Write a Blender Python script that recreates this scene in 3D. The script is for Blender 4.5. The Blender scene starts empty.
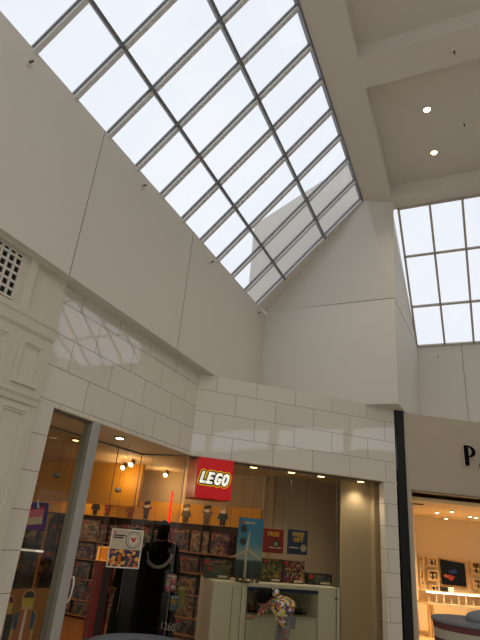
import bpy, bmesh, math, random
from mathutils import Vector, Matrix
random.seed(7)
V = Vector
COL = bpy.context.scene.collection
# ------------------------------------------------------------------ camera maths
F = 498.0; CX, CY = 240.0, 320.0; EYE = V((0, 0, 1.7))
UPC = V((105, -1154, F)).normalized()
YC = (V((0, 0, 1)) - UPC * UPC.z).normalized()
XC = YC.cross(UPC)
def ray(x, y):
    c = V((x - CX, y - CY, F)); return V((XC.dot(c), YC.dot(c), UPC.dot(c)))
def zat(x, y, z):
    r = ray(x, y); return EYE + r * ((z - 1.7) / r.z)
def yat(x, y, Y):
    r = ray(x, y); return EYE + r * (Y / r.y)
def az(a):
    a = math.radians(a); return V((math.sin(a), math.cos(a), 0))
Z = V((0, 0, 1))
class Frame:
    """vertical plane: d runs along it, n points towards the viewer side, z is up"""
    def __init__(s, p, a):
        s.p = V((p[0], p[1], 0)); s.d = az(a); s.n = V((s.d.y, -s.d.x, 0))
    def P(s, u, z, o=0): return s.p + s.d * u + Z * z + s.n * o
    def at(s, x, y, o=0):
        r = ray(x, y); q = EYE + r * ((s.p + s.n * o - EYE).dot(s.n) / r.dot(s.n))
        return ((q - s.p).dot(s.d), q.z)
    def pt(s, x, y, o=0):
        u, z = s.at(x, y, o); return s.P(u, z, o)
A3 = 25.49
C0 = yat(190, 455, 7.8)
T = Frame(C0, A3)           # left tiled wall; n = +S towards the hall
D3, N = T.d, T.n
C = V((C0.x, C0.y, 0))
def W(S, u, z=0): return C + N * S + D3 * u + Z * z
L = Frame(C0, 72)           # tiled front wall of the toy shop
PJ = yat(404, 640, 9.0); J = Frame(PJ, 82)   # jewellery shop front
# ------------------------------------------------------------------ colours, materials
def lin(h):
    h = h.lstrip('#'); o = []
    for i in (0, 2, 4):
        c = int(h[i:i+2], 16) / 255; o.append(c / 12.92 if c <= .04045 else ((c + .055) / 1.055) ** 2.4)
    return (*o, 1)
_m = {}
def mat(name, col, rough=.6, metal=0, emis=None, es=0, noise=.05, scale=6, bump=0, spec=.5, coat=0):
    if name in _m: return _m[name]
    m = bpy.data.materials.new(name); m.use_nodes = True; nt = m.node_tree; n = nt.nodes; l = nt.links
    b = n['Principled BSDF']; c = lin(col)
    b.inputs['Roughness'].default_value = rough; b.inputs['Metallic'].default_value = metal
    b.inputs['Specular IOR Level'].default_value = spec; b.inputs['Coat Weight'].default_value = coat
    tc = n.new('ShaderNodeTexCoord'); tx = n.new('ShaderNodeTexNoise'); tx.inputs['Scale'].default_value = scale
    tx.inputs['Detail'].default_value = 4
    l.new(tc.outputs['Object'], tx.inputs['Vector'])
    mx = n.new('ShaderNodeMix'); mx.data_type = 'RGBA'
    mx.inputs['A'].default_value = tuple(min(1, v * (1 - noise)) for v in c[:3]) + (1,)
    mx.inputs['B'].default_value = tuple(min(1, v * (1 + noise)) for v in c[:3]) + (1,)
    l.new(tx.outputs['Fac'], mx.inputs['Factor']); l.new(mx.outputs['Result'], b.inputs['Base Color'])
    if emis: b.inputs['Emission Color'].default_value = lin(emis); b.inputs['Emission Strength'].default_value = es
    if bump:
        bp = n.new('ShaderNodeBump'); bp.inputs['Strength'].default_value = bump; bp.inputs['Distance'].default_value = .01
        l.new(tx.outputs['Fac'], bp.inputs['Height']); l.new(bp.outputs['Normal'], b.inputs['Normal'])
    _m[name] = m; return m
def glass(name, tint='#ffffff', refl=1.0, base=.0):
    m = bpy.data.materials.new(name); m.use_nodes = True; nt = m.node_tree; n = nt.nodes; l = nt.links
    n.remove(n['Principled BSDF']); t = n.new('ShaderNodeBsdfTransparent'); t.inputs[0].default_value = lin(tint)
    g = n.new('ShaderNodeBsdfGlossy'); g.inputs['Roughness'].default_value = .02
    ge = n.new('ShaderNodeNewGeometry'); dp = n.new('ShaderNodeVectorMath'); dp.operation = 'DOT_PRODUCT'
    l.new(ge.outputs['Normal'], dp.inputs[0]); l.new(ge.outputs['Incoming'], dp.inputs[1])
    ab = n.new('ShaderNodeMath'); ab.operation = 'ABSOLUTE'; l.new(dp.outputs['Value'], ab.inputs[0])
    iv = n.new('ShaderNodeMath'); iv.operation = 'SUBTRACT'; iv.inputs[0].default_value = 1; l.new(ab.outputs[0], iv.inputs[1])
    pw = n.new('ShaderNodeMath'); pw.operation = 'POWER'; pw.inputs[1].default_value = 5; l.new(iv.outputs[0], pw.inputs[0])
    fr = n.new('ShaderNodeMath'); fr.operation = 'MULTIPLY_ADD'; fr.inputs[1].default_value = .92; fr.inputs[2].default_value = .08; l.new(pw.outputs[0], fr.inputs[0])
    mu = n.new('ShaderNodeMath'); mu.operation = 'MULTIPLY_ADD'; mu.inputs[1].default_value = refl; mu.inputs[2].default_value = base
    mx = n.new('ShaderNodeMixShader'); l.new(fr.outputs[0], mu.inputs[0]); l.new(mu.outputs[0], mx.inputs[0])
    l.new(t.outputs[0], mx.inputs[1]); l.new(g.outputs[0], mx.inputs[2]); l.new(mx.outputs[0], n['Material Output'].inputs[0])
    return m
def tile_mat(name, c1, c2, grout, bw=.71, bh=.35, off=.5, rough=.03):
    m = bpy.data.materials.new(name); m.use_nodes = True; nt = m.node_tree; n = nt.nodes; l = nt.links
    b = n['Principled BSDF']; uv = n.new('ShaderNodeUVMap'); br = n.new('ShaderNodeTexBrick')
    br.offset = off; br.inputs['Scale'].default_value = 1; br.inputs['Brick Width'].default_value = bw
    br.inputs['Row Height'].default_value = bh; br.inputs['Mortar Size'].default_value = .0042
    br.inputs['Mortar Smooth'].default_value = .2
    br.inputs['Color1'].default_value = lin(c1); br.inputs['Color2'].default_value = lin(c2); br.inputs['Mortar'].default_value = lin(grout)
    l.new(uv.outputs[0], br.inputs['Vector']); l.new(br.outputs['Color'], b.inputs['Base Color'])
    no = n.new('ShaderNodeTexNoise'); no.inputs['Scale'].default_value = 1.6; no.inputs['Detail'].default_value = 1
    l.new(uv.outputs[0], no.inputs['Vector'])
    bp = n.new('ShaderNodeBump'); bp.inputs['Strength'].default_value = .16; bp.inputs['Distance'].default_value = .02
    l.new(no.outputs['Fac'], bp.inputs['Height'])
    b2 = n.new('ShaderNodeBump'); b2.invert = True; b2.inputs['Strength'].default_value = .4; b2.inputs['Distance'].default_value = .003
    l.new(br.outputs['Fac'], b2.inputs['Height']); l.new(bp.outputs['Normal'], b2.inputs['Normal'])
    l.new(b2.outputs['Normal'], b.inputs['Normal'])
    b.inputs['Roughness'].default_value = rough; b.inputs['IOR'].default_value = 1.8
    return m
def art_mat(name, cols, scale=9, seed=0, rough=.35, dark=None):
    """printed box art: voronoi patches through a colour ramp"""
    m = bpy.data.materials.new(name); m.use_nodes = True; nt = m.node_tree; n = nt.nodes; l = nt.links
    b = n['Principled BSDF']; b.inputs['Roughness'].default_value = rough
    tc = n.new('ShaderNodeTexCoord'); mp = n.new('ShaderNodeMapping'); mp.inputs['Location'].default_value = (seed * 3.1, seed * 1.7, seed)
    vo = n.new('ShaderNodeTexVoronoi'); vo.inputs['Scale'].default_value = scale
    sp = n.new('ShaderNodeSeparateColor'); cr = n.new('ShaderNodeValToRGB'); cr.color_ramp.interpolation = 'CONSTANT'
    e = cr.color_ramp.elements; k = len(cols)
    while len(e) < k: e.new(.5)
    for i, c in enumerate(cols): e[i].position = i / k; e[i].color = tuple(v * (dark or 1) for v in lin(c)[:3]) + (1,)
    l.new(tc.outputs['Object'], mp.inputs['Vector']); l.new(mp.outputs[0], vo.inputs['Vector'])
    l.new(vo.outputs['Color'], sp.inputs[0]); l.new(sp.outputs[0], cr.inputs[0]); l.new(cr.outputs[0], b.inputs['Base Color'])
    return m
# ------------------------------------------------------------------ mesh builder
class MB:
    def __init__(s): s.v = []; s.f = []; s.uv = None
    def poly(s, pts):
        i = len(s.v); s.v += [V(p) for p in pts]; s.f.append(list(range(i, i + len(pts)))); return s
    def prism(s, pts, t):
        k = len(pts); i = len(s.v); s.v += [V(p) for p in pts] + [V(p) + t for p in pts]
        s.f.append([i + j for j in range(k)][::-1]); s.f.append([i + k + j for j in range(k)])
        for j in range(k):
            q = (j + 1) % k; s.f.append([i + j, i + q, i + k + q, i + k + j])
        return s
    def box(s, o, a, b, c):
        o = V(o); return s.prism([o, o + a, o + a + b, o + b], c)
    def fbox(s, fr, u0, u1, z0, z1, o0, o1):
        return s.box(fr.P(u0, z0, o0), fr.d * (u1 - u0), Z * (z1 - z0), fr.n * (o1 - o0))
    def wbox(s, S0, S1, u0, u1, z0, z1):
        return s.box(W(S0, u0, z0), N * (S1 - S0), D3 * (u1 - u0), Z * (z1 - z0))
    def bar(s, p, q, w, h, upv=Z):
        p, q = V(p), V(q); d = (q - p).normalized(); a = d.cross(upv).normalized(); b = a.cross(d).normalized()
        return s.box(p - a * w / 2 - b * h / 2, a * w, b * h, q - p)
    def tube(s, pts, r, k=10, rs=None):
        pts = [V(p) for p in pts]; i0 = len(s.v); prev = None
        for j, p in enumerate(pts):
            d = (pts[min(j + 1, len(pts) - 1)] - pts[max(j - 1, 0)]).normalized()
            if prev is None:
                a = d.cross(Z); a = a.normalized() if a.length > 1e-3 else V((1, 0, 0))
            else: a = (prev - d * prev.dot(d)).normalized()
            prev = a; b = d.cross(a); rr = rs[j] if rs else r
            for t in range(k):
                an = 2 * math.pi * t / k; s.v.append(p + a * math.cos(an) * rr + b * math.sin(an) * rr)
        for j in range(len(pts) - 1):
            for t in range(k):
                q = (t + 1) % k; s.f.append([i0 + j * k + t, i0 + j * k + q, i0 + (j + 1) * k + q, i0 + (j + 1) * k + t])
        s.f.append([i0 + t for t in range(k)][::-1]); s.f.append([i0 + (len(pts) - 1) * k + t for t in range(k)]); return s
    def lathe(s, c, prof, k=32, sx=1, sy=1):
        c = V(c); i0 = len(s.v)
        for r, z in prof:
            for t in range(k):
                an = 2 * math.pi * t / k; s.v.append(c + V((math.cos(an) * r * sx, math.sin(an) * r * sy, z)))
        for j in range(len(prof) - 1):
            for t in range(k):
                q = (t + 1) % k; s.f.append([i0 + j * k + t, i0 + j * k + q, i0 + (j + 1) * k + q, i0 + (j + 1) * k + t])
        s.f.append([i0 + t for t in range(k)][::-1]); s.f.append([i0 + (len(prof) - 1) * k + t for t in range(k)]); return s
    def ball(s, c, rx, ry=None, rz=None, k=16, h=10, ax=None):
        ry = ry or rx; rz = rz or rx; c = V(c); i0 = len(s.v); X_, Y_, Z_ = ax or (V((1, 0, 0)), V((0, 1, 0)), Z)
        for j in range(h + 1):
            ph = math.pi * (j + .02) / (h + .04)
            for t in range(k):
                an = 2 * math.pi * t / k
                s.v.append(c + X_ * rx * math.sin(ph) * math.cos(an) + Y_ * ry * math.sin(ph) * math.sin(an) + Z_ * rz * math.cos(ph))
        for j in range(h):
            for t in range(k):
                q = (t + 1) % k; s.f.append([i0 + j * k + t, i0 + (j + 1) * k + t, i0 + (j + 1) * k + q, i0 + j * k + q])
        s.f.append([i0 + t for t in range(k)][::-1]); s.f.append([i0 + h * k + t for t in range(k)]); return s
    def base(s):
        xs = [p.x for p in s.v]; ys = [p.y for p in s.v]; zs = [p.z for p in s.v]
        return V(((min(xs) + max(xs)) / 2, (min(ys) + max(ys)) / 2, min(zs)))
    def build(s, name, m, parent=None, smooth=False, bevel=0, uvf=None, origin=None):
        wp = V((0, 0, 0)); p = parent
        while p is not None: wp += p.location; p = p.parent
        o = wp if parent else (origin if origin is not None else s.base())
        me = bpy.data.meshes.new(name); me.from_pydata([tuple(v - o) for v in s.v], [], s.f)
        if uvf:
            uvl = me.uv_layers.new(name='UVMap')
            for lp in me.loops: uvl.data[lp.index].uv = uvf(s.v[lp.vertex_index])
        bm = bmesh.new(); bm.from_mesh(me); bmesh.ops.recalc_face_normals(bm, faces=bm.faces); bm.to_mesh(me); bm.free()
        me.materials.append(m)
        if smooth:
            for f in me.polygons: f.use_smooth = True
        ob = bpy.data.objects.new(name, me); COL.objects.link(ob)
        if parent: ob.parent = parent
        else: ob.location = o
        if bevel:
            md = ob.modifiers.new('Bevel', 'BEVEL'); md.width = bevel; md.segments = 2; md.limit_method = 'ANGLE'
        return ob
def tag(o, label=None, cat=None, group=None, kind=None):
    if label: o['label'] = label
    if cat: o['category'] = cat
    if group: o['group'] = group
    if kind: o['kind'] = kind
    return o
def struct(o): o['kind'] = 'structure'; return o
def empty(name, loc, label=None, cat=None, group=None):
    o = bpy.data.objects.new(name, None); COL.objects.link(o); o.location = loc; o.empty_display_size = .1
    return tag(o, label, cat, group)
def copy_tree(o, parent=None):
    c = o.copy(); COL.objects.link(c); c.parent = parent
    for ch in list(o.children): copy_tree(ch, c)
    return c
def text_part(s, name, m, parent, fr, u0, u1, z0, z1, off, depth=.004, bold=.0, slant=0, flip=False):
    cu = bpy.data.curves.new(name, 'FONT'); cu.body = s; cu.size = 1; cu.extrude = .001; cu.offset = bold; cu.shear = slant
    cu.space_character = 1.0
    to = bpy.data.objects.new('tmp', cu); COL.objects.link(to)
    dg = bpy.context.evaluated_depsgraph_get(); me = bpy.data.meshes.new_from_object(to.evaluated_get(dg))
    bpy.data.objects.remove(to); bpy.data.curves.remove(cu)
    xs = [v.co.x for v in me.vertices]; ys = [v.co.y for v in me.vertices]
    wp = V((0, 0, 0)); p = parent
    while p is not None: wp += p.location; p = p.parent
    x0, x1, y0, y1 = min(xs), max(xs), min(ys), max(ys)
    for v in me.vertices:
        u = u0 + (v.co.x - x0) / (x1 - x0) * (u1 - u0); z = z0 + (v.co.y - y0) / (y1 - y0) * (z1 - z0)
        v.co = fr.P(u, z, off + (depth if v.co.z > 0 else 0)) - wp
    me.materials.clear(); me.materials.append(m); ob = bpy.data.objects.new(name, me); COL.objects.link(ob)
    if parent: ob.parent = parent
    return ob
def strip(mb, fr, pts, w, off, t):
    """flat stroked polyline with round ends on a frame: pts in (u,z)"""
    k = 14
    for (a, b), (c, d) in zip(pts[:-1], pts[1:]):
        dx, dz = c - a, d - b; ln = math.hypot(dx, dz) or 1e-6; nx, nz = -dz / ln, dx / ln; base = math.atan2(nz, nx); q = []
        for i in range(k + 1):
            an = base + math.pi * i / k; q.append((a + math.cos(an) * w, b + math.sin(an) * w))
        for i in range(k + 1):
            an = base + math.pi + math.pi * i / k; q.append((c + math.cos(an) * w, d + math.sin(an) * w))
        mb.prism([fr.P(x, z, off) for x, z in q], fr.n * t)
# ------------------------------------------------------------------ materials
M_wall = mat('painted_plaster', '#d4cfc4', .75, noise=.015, scale=1.5)
M_ceil = mat('ceiling_plaster', '#d2cabc', .8, noise=.015, scale=1.5)
M_seam = mat('seam_shadow_gap', '#77726a', .9)
M_cream = mat('cream_paint', '#cec6b3', .5, noise=.02, scale=3)
M_tileL = tile_mat('porcelain_tile', '#d9d2c4', '#d4cdbf', '#8a8377')
M_alu = mat('painted_mullion', '#cfcfca', .45, .0)
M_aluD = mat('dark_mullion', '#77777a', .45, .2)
M_mu2 = mat('window_mullion', '#b5aa9c', .5)
M_glass = glass('skylight_glass', '#f7faff', .6)
M_shop = glass('shop_glass', '#dcd8c8', .35)
M_black = mat('black_metal', '#16181a', .35, .3)
M_floorM = mat('mall_floor', '#cfccc6', .35, noise=.08)
M_shopfloor = mat('wood_floor', '#a8703c', .4, noise=.15, scale=10)
M_red = mat('red_plastic', '#c40d14', .35, emis='#c8000c', es=.22)
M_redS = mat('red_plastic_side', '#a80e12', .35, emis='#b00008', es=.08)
# ------------------------------------------------------------------ structure
SB0, SB1 = 2.36, 2.92; zc = 8.15 + .27
zt = T.at  # pixel to (u,z) on tile plane
H1 = 4.05; HD = 2.75; WT = 6.06; BZ = 8.15
UB = -13.0; SR = 12.0
# floor
struct(MB().box(W(-9, UB, -.1), N * 24, D3 * 26, Z * .1).build('floor', M_floorM))
# upper left wall (overhangs the tiled wall by S=.2), with exact bottom
m = MB().wbox(-.25, .2, UB, 3.05 - .3, H1, WT - .02)
upw = struct(m.build('wall_left', M_wall))
# seams on the upper wall as thin recessed strips
def seam(fr_pt0, fr_pt1, n, w=.012, name='wall_seam', par=None):
    a, b = fr_pt0, fr_pt1; d = (b - a).normalized(); s = d.cross(n).normalized()
    return MB().box(a - s * w / 2 + n * .0, s * w, b - a, n * .003).build(name, M_seam, par)
for u in (-2.3, .62, 1.75):
    pass
FU = Frame(W(.2, 0), A3)
for (x, y) in ((88, 200), (184, 300), ):
    u, z = FU.at(x, y); seam(FU.P(u, H1), FU.P(u, WT - .02), N, .008, 'panel_joint', upw)
# tiled left wall
JU = -2.93; PO = -2.28
def uvT(p): q = p - C; return (q.dot(D3) + .015, p.z - 2.80 + 3.5)
def uvL(p): q = p - C; return (q.dot(L.d) + .405, p.z - 2.742 + 3.5)
m = MB()
m.wbox(-.3, 0, -3.3, JU, 0, H1 + .02)
m.wbox(-.3, 0, JU, 0, HD, H1 + .02)
struct(m.build('wall_tiled_left', M_tileL, uvf=uvT))
# tiled front wall with opening
UR = 3.45; UE = L.at(398, 520)[0]
m = MB()
m.prism([L.P(0, HD, 0), L.P(UR, HD, 0), L.P(UR, H1, 0), L.P(0, H1, 0)], L.n * -.3)
m.fbox(L, UR, UE, 0, H1, -.14, 0)
struct(m.build('wall_tiled_front', M_tileL, uvf=uvL))
# ledge on top of the shop fronts
m = MB().prism([W(-.2, -.3, H1 - .06), L.P(0, H1 - .06, -.06), L.P(UE, H1 - .06, -.06), J.P(.05, H1 - .06, -.06), J.P(4, H1 - .06, -.02), W(6.6, 8, H1 - .06), W(-.2, 8, H1 - .06)], Z * .05)
struct(m.build('ceiling_ledge', M_wall))
# end wall, its return and the wall under the far window
Pa = FU.pt(266, 312); uE = (Pa - C).dot(D3)
Rr = zat(394, 298, 6.1); W0 = zat(417, 346, 6.1)
E0 = W(.2, uE)
dE = (V((Rr.x, Rr.y, 0)) - E0).normalized(); nE = V((dE.y, -dE.x, 0))
class F2(Frame):
    def __init__(s, p, d): s.p = V((p[0], p[1], 0)); s.d = d.normalized(); s.n = V((s.d.y, -s.d.x, 0))
E_ = F2(E0, dE); eL = (V((Rr.x, Rr.y, 0)) - E0).length
# end wall profile: rises past the glazing as an outside parapet
aTL = E_.at(254, 225); aTR = E_.at(352, 163)
m = MB().prism([E_.P(aTL[0], H1), E_.P(eL, H1), E_.P(eL, 9.6), E_.P(aTR[0] + .4, aTR[1] + .25), E_.P(aTL[0], aTL[1])], E_.n * -.3)
we = struct(m.build('wall_end', M_wall))
R_ = F2(Rr, V((W0.x - Rr.x, W0.y - Rr.y, 0))); rL = (V((W0.x, W0.y, 0)) - V((Rr.x, Rr.y, 0))).length
m = MB().prism([R_.P(.0, H1), R_.P(rL + .1, H1), R_.P(rL + .1, 6.1), R_.P(rL, 6.1), R_.P(0, 8.6)], R_.n * -.25)
wr = struct(m.build('wall_return', M_wall))
K_ = F2(W0, N)
m = MB().fbox(K_, -.05, 8.8, H1, 6.1, -.25, 0)
wk = struct(m.build('wall_far', M_wall))
uX = E_.at(352, 404)[0]
struct(MB().prism([E_.P(uX, H1 - .012), E_.P(eL, H1 - .012), R_.P(.6, H1 - .012), J.P(.35, H1 - .012, -.04), J.P(.1, H1 - .012, -.04), L.P(UE - .02, H1 - .012, -.02), L.P(UE - .7, H1 - .012, -.02)], Z * .012).build('ceiling_overhang', M_wall))
for z in (6.1,):
    seam(E_.P(0, z, .001), E_.P(eL, z, .001), E_.n, .012, 'panel_joint', we)
    seam(R_.P(0, z, .001), R_.P(rL, z, .001), R_.n, .010, 'panel_joint', wr)
for u in (.95, 2.6, 4.3):
    seam(K_.P(u, H1, .001), K_.P(u, 6.05, .001), K_.n, .010, 'panel_joint', wk)
# jewellery shop front
JH = 2.66; j0 = J.at(411.5, 490)[0]
m = MB(); m.fbox(J, .17, j0, 0, H1 - .03, -.25, 0); m.fbox(J, j0, 4.2, JH, H1 - .03, -.25, 0)
M_stone = mat('taupe_render', '#b3a692', .6, noise=.03, scale=4)
M_wallp = mat('lower_wall_paint', '#bdb3a0', .6, noise=.03, scale=4)
struct(m.build('wall_shopfront_right', M_stone))
m = MB().fbox(J, j0 - .008, 4.2, JH - .012, JH + .012, .0, .02)
struct(m.build('trim_1', mat('bronze_trim', '#6d6252', .5)))
# black column strip between the shops
m = MB().prism([J.P(-.01, 0, -.2), J.P(.165, 0, -.2), J.P(.155, 0, .03), J.P(.0, 0, .03)], Z * (H1 - .01))
tag(m.build('column_cover', M_black, bevel=.006), 'tall black metal pilaster strip between the tiled shopfront and the taupe one', 'column')
# remaining hall enclosure (unseen from the photograph)
m = MB().wbox(SR, SR + .2, UB, 10, 0, 4.9); m.wbox(SR, SR + .2, UB, 10, 5.75, BZ)
for u in range(-13, 10, 3): m.wbox(SR, SR + .2, u, u + .25, 4.9, 5.75)
struct(m.build('wall_right', M_wallp))
m = MB().wbox(-4, SR, UB - .2, UB, 0, 1.0)
for k_ in range(9): m.wbox(-4 + 2 * k_ - .06, -4 + 2 * k_ + .06, UB - .2, UB, 1.0, BZ)
m.wbox(-4, SR, UB - .2, UB, BZ - .3, BZ + .3)
struct(m.build('wall_behind', M_wallp))
struct(MB().poly([W(-4, UB - .1, 1), W(SR, UB - .1, 1), W(SR, UB - .1, BZ), W(-4, UB - .1, BZ)]).build('added_window', M_glass))  # unseen glazing added behind the camera to let more daylight in
for a_ in (4.6, 7.4, 10.2):
    for b_ in (-11, -8):
        ld = bpy.data.lights.new('hall_fill_lamp', 'AREA'); ld.energy = 58; ld.size = 1.6; ld.color = (1, .96, .9)  # unseen fill lamps added behind the camera to brighten the walls
        lo = bpy.data.objects.new('hall_fill_lamp', ld); COL.objects.link(lo); lo.location = W(a_, b_, zc - .05)
        fill_panel = MB().wbox(a_ - .85, a_ + .85, b_ - .85, b_ + .85, zc - .03, zc).build('fill_lamp_panel', mat('panel_white', '#efece4', .5))  # plain panel added above each fill lamp
        tag(fill_panel, 'square white panel of an added fill lamp, unseen behind the camera', 'ceiling light', 'added fill lamp panels behind the camera')
a, b = J.P(4.2, 0), W(SR, 4.75)
struct(MB().prism([a, b, b + Z * 4.05, a + Z * 4.05], (b - a).normalized().cross(Z) * -.2).build('wall_shopfront_far', M_stone))
# left lower wall behind the pilasters toward the viewer
struct(MB().wbox(-.3, .03, UB, -3.3, 0, H1).build('wall_cream', M_cream))
ub = (W0 - C).dot(D3)
v0, v1 = ub - 6.4, ub - 5.85     # cross beam 1
v2, v3 = ub - 3.06, ub - 2.62    # beam over the far window
m = MB(); m.wbox(SB0, SR, UB, v3 - .05, zc, zc + .15)
m2 = MB(); m2.wbox(SB0, SB1, UB, v3, BZ, zc)
m2.wbox(SB1, SR, v2, v3, BZ, zc)
m2.wbox(SB1, SR, v0, v1, BZ, zc)
for k in (1, 2): m2.wbox(SB1, SR, v0 - 3.3 * k, v1 - 3.3 * k, BZ, zc)
struct(m.build('ceiling', M_ceil)); struct(m2.build('ceiling_beams', M_ceil))
# ------------------------------------------------------------------ sloping roof glazing
S0 = W(.2, uE, WT); th = math.radians(45); US = N * math.cos(th) + Z * math.sin(th); NS = US.cross(D3).normalized()
if NS.z > 0: NS = -NS      # points down into the hall
def K(t, s, o=0): return S0 + D3 * t + US * s + NS * o
SL = 3.06
tends = [-.50 - .615 * i for i in range(21)]
def Kclip(s): return 0
w1 = empty('window_1', K(-6, 0)); struct(w1)
TE = tends[-1]
MB().poly([K(-.45, -.12, -.03), K(-.45, SL + .1, -.03), K(TE, SL + .1, -.03), K(TE, -.12, -.03)]).build('glass_pane', M_glass, w1)
for t in tends:
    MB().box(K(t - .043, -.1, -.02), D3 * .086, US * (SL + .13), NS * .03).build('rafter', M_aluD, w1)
    MB().box(K(t - .026, -.1, .01), D3 * .052, US * (SL + .13), NS * .045).build('rafter_cap', M_alu, w1)
for s, w in ((.75, .042), (1.92, .042), (SL - .05, .06)):
    MB().box(K(TE, s - w / 2, -.02), US * w, D3 * (-.46 - TE), NS * .08).build('purlin', M_aluD, w1)
# leaning upper part of the end wall closing the gap under the last rafter
Bq = E_.P(eL, 6.1); Cq = zat(393.5, 201, BZ + .02)
A_, K0, D_ = E_.P(0, 6.07), K(-.5, -.02, .03), K(-.5, SL + .03, .03)
m = MB(); m.v = [A_, Bq, Cq, D_, K0]; m.f = [[0, 1, 3], [1, 2, 3], [0, 3, 4]]
struct(m.build('wall_end_upper', M_wall))
m = MB(); m.prism([Bq, Cq, R_.P(.02, 8.2), R_.P(.02, 6.1)], R_.n * -.02)
struct(m.build('wall_return_upper', M_wall))
# ------------------------------------------------------------------ far window above wall_far
ph = math.atan2(BZ - 6.1, 2.62); UW = -N.cross(Z) ; UW = -D3 * math.cos(ph) + Z * math.sin(ph); NW = N.cross(UW).normalized()
if NW.z > 0: NW = -NW
def Q(t, s, o=0): return W0 + N * t + UW * s + NW * o
w2 = empty('window_2', Q(4, 0)); struct(w2); QL = 3.33
MB().poly([Q(-.1, -.05, -.03), Q(9, -.05, -.03), Q(9, QL + .1, -.03), Q(-.1, QL + .1, -.03)]).build('glass_pane', M_glass, w2)
for i in range(15):
    t = .0 + .605 * i
    MB().box(Q(t - .022, -.03, -.02), N * .044, UW * (QL + .05), NW * .06).build('mullion', M_mu2, w2)
for s in (0, 1.04, 2.26, QL):
    MB().box(Q(-.02, s - .02, -.02), UW * .04, N * 8.9, NW * .06).build('transom', M_mu2, w2)
# clerestory panes in wall_right
w3 = MB().poly([W(SR + .1, UB, 4.9), W(SR + .1, 10, 4.9), W(SR + .1, 10, 5.75), W(SR + .1, UB, 5.75)]).build('window_3', M_glass); struct(w3)
# ------------------------------------------------------------------ small fittings
M_lamp = mat('lamp_glow', '#fff3dc', .4, emis='#ffe6bd', es=9)
M_lampW = mat('lamp_glow_warm', '#ffe9c4', .4, emis='#ffd9a0', es=7)
M_trim = mat('lamp_trim', '#d8d3c8', .5)
M_trimD = mat('lamp_trim_dark', '#4c443a', .5)
def downlight(p, r=.07, trim=None, lens=None, power=0, label='', group=None, name='recessed_downlight', col=(1, .8, .55)):
    e = empty(name, p, label, 'ceiling light', group)
    MB().lathe(p, [(r * .72, -.002), (r * 1.05, -.004), (r * 1.05, -.018), (r * .8, -.02), (r * .72, -.01)], 24).build('trim_ring', trim or M_trim, e)
    MB().lathe(p, [(r * .74, -.012), (r * .66, -.026), (.005, -.030)], 24).build('lens', lens or M_lamp, e)
    if power:
        ld = bpy.data.lights.new('lamp', 'SPOT'); ld.energy = power; ld.spot_size = math.radians(125); ld.spot_blend = .7; ld.color = col
        ld.shadow_soft_size = .06; lo = bpy.data.objects.new('lamp', ld); COL.objects.link(lo); lo.parent = e; lo.location = (0, 0, -.08)
    return e
downlight(zat(427, 109, zc), .068, power=55, label='round recessed ceiling light in the coffered ceiling, the one nearer the camera', col=(1, .85, .65))
downlight(zat(434, 152, zc), .068, power=55, label='round recessed ceiling light in the coffered ceiling, the one nearer the far window', col=(1, .85, .65))
def detector(p, label, n=None):
    e = empty('sprinkler_head', p, label, 'sprinkler'); n = n or -Z
    MB().tube([p, p + n * .02], .035, 14).build('escutcheon', M_trim, e)
    MB().tube([p + n * .02, p + n * .07], .012, 8).build('nozzle', M_trimD, e)
detector(zat(454, 50, BZ), 'small sprinkler head under the ceiling beam at the upper right')
detector(zat(464, 123, zc), 'small sprinkler head on the ceiling right of the two round lights')
detector(FU.pt(28, 63), 'small side sprinkler high on the left wall, nearest the camera', N)
detector(FU.pt(142, 186), 'small side sprinkler on the left wall just below the middle of the skylight edge', N)
detector(FU.pt(210, 262), 'small side sprinkler on the left wall under the far part of the skylight', N)
detector(FU.pt(257, 313), 'small side sprinkler on the left wall right beside the end wall corner', N)
detector(K_.pt(438, 357), 'small side sprinkler on the wall below the far window', K_.n)
# ------------------------------------------------------------------ cream pilaster with grille and mouldings
PS = .07; G = Frame(W(PS, 0), A3); e = struct(empty('trim_2', W(PS, -4.5)))
U1 = -3.22
def panelwall():
    m = MB()
    # face built round the recessed panels
    m.wbox(.03, PS, -9, U1, 0, H1)
    return m
panelwall().build('pilaster_face', M_cream, e)
def mould(z0, z1, prof, uend, name='cornice'):
    m = MB(); q = [(0, z0)] + prof + [(0, z1)]
    m.prism([W(PS + o, -9, z) for o, z in q], D3 * (uend + 9)); return m.build(name, M_cream, e)
mould(3.33, 3.50, [(.025, 3.36), (.03, 3.40), (.035, 3.44), (.05, 3.465), (.05, 3.5)], U1)
mould(2.66, 2.76, [(.02, 2.67), (.03, 2.71), (.05, 2.74), (.05, 2.76)], U1 - .01)
mould(H1 - .03, H1, [(.05, H1 - .02), (.06, H1)], -3.45)
def frame_panel(u0, u1, z0, z1, w=.035):
    m = MB()
    for k, (d, o) in enumerate(((0, .022), (.02, .012))):
        a0, a1, b0, b1 = u0 + d * 1.7, u1 - d * 1.7, z0 + d * 1.7, z1 - d * 1.7; ww = w * (1 - .3 * k)
        m.fbox(G, a0, a1, b1 - ww, b1, 0, o); m.fbox(G, a0, a1, b0, b0 + ww, 0, o)
        m.fbox(G, a0, a0 + ww, b0 + ww, b1 - ww, 0, o); m.fbox(G, a1 - ww, a1, b0 + ww, b1 - ww, 0, o)
    m.build('panel_moulding', M_cream, e)
frame_panel(-3.61, -3.30, 2.83, 3.26); frame_panel(-4.2, -3.74, 2.83, 3.26)
frame_panel(-3.66, -3.31, .9, 2.63); frame_panel(-4.3, -3.8, .9, 2.63)
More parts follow.
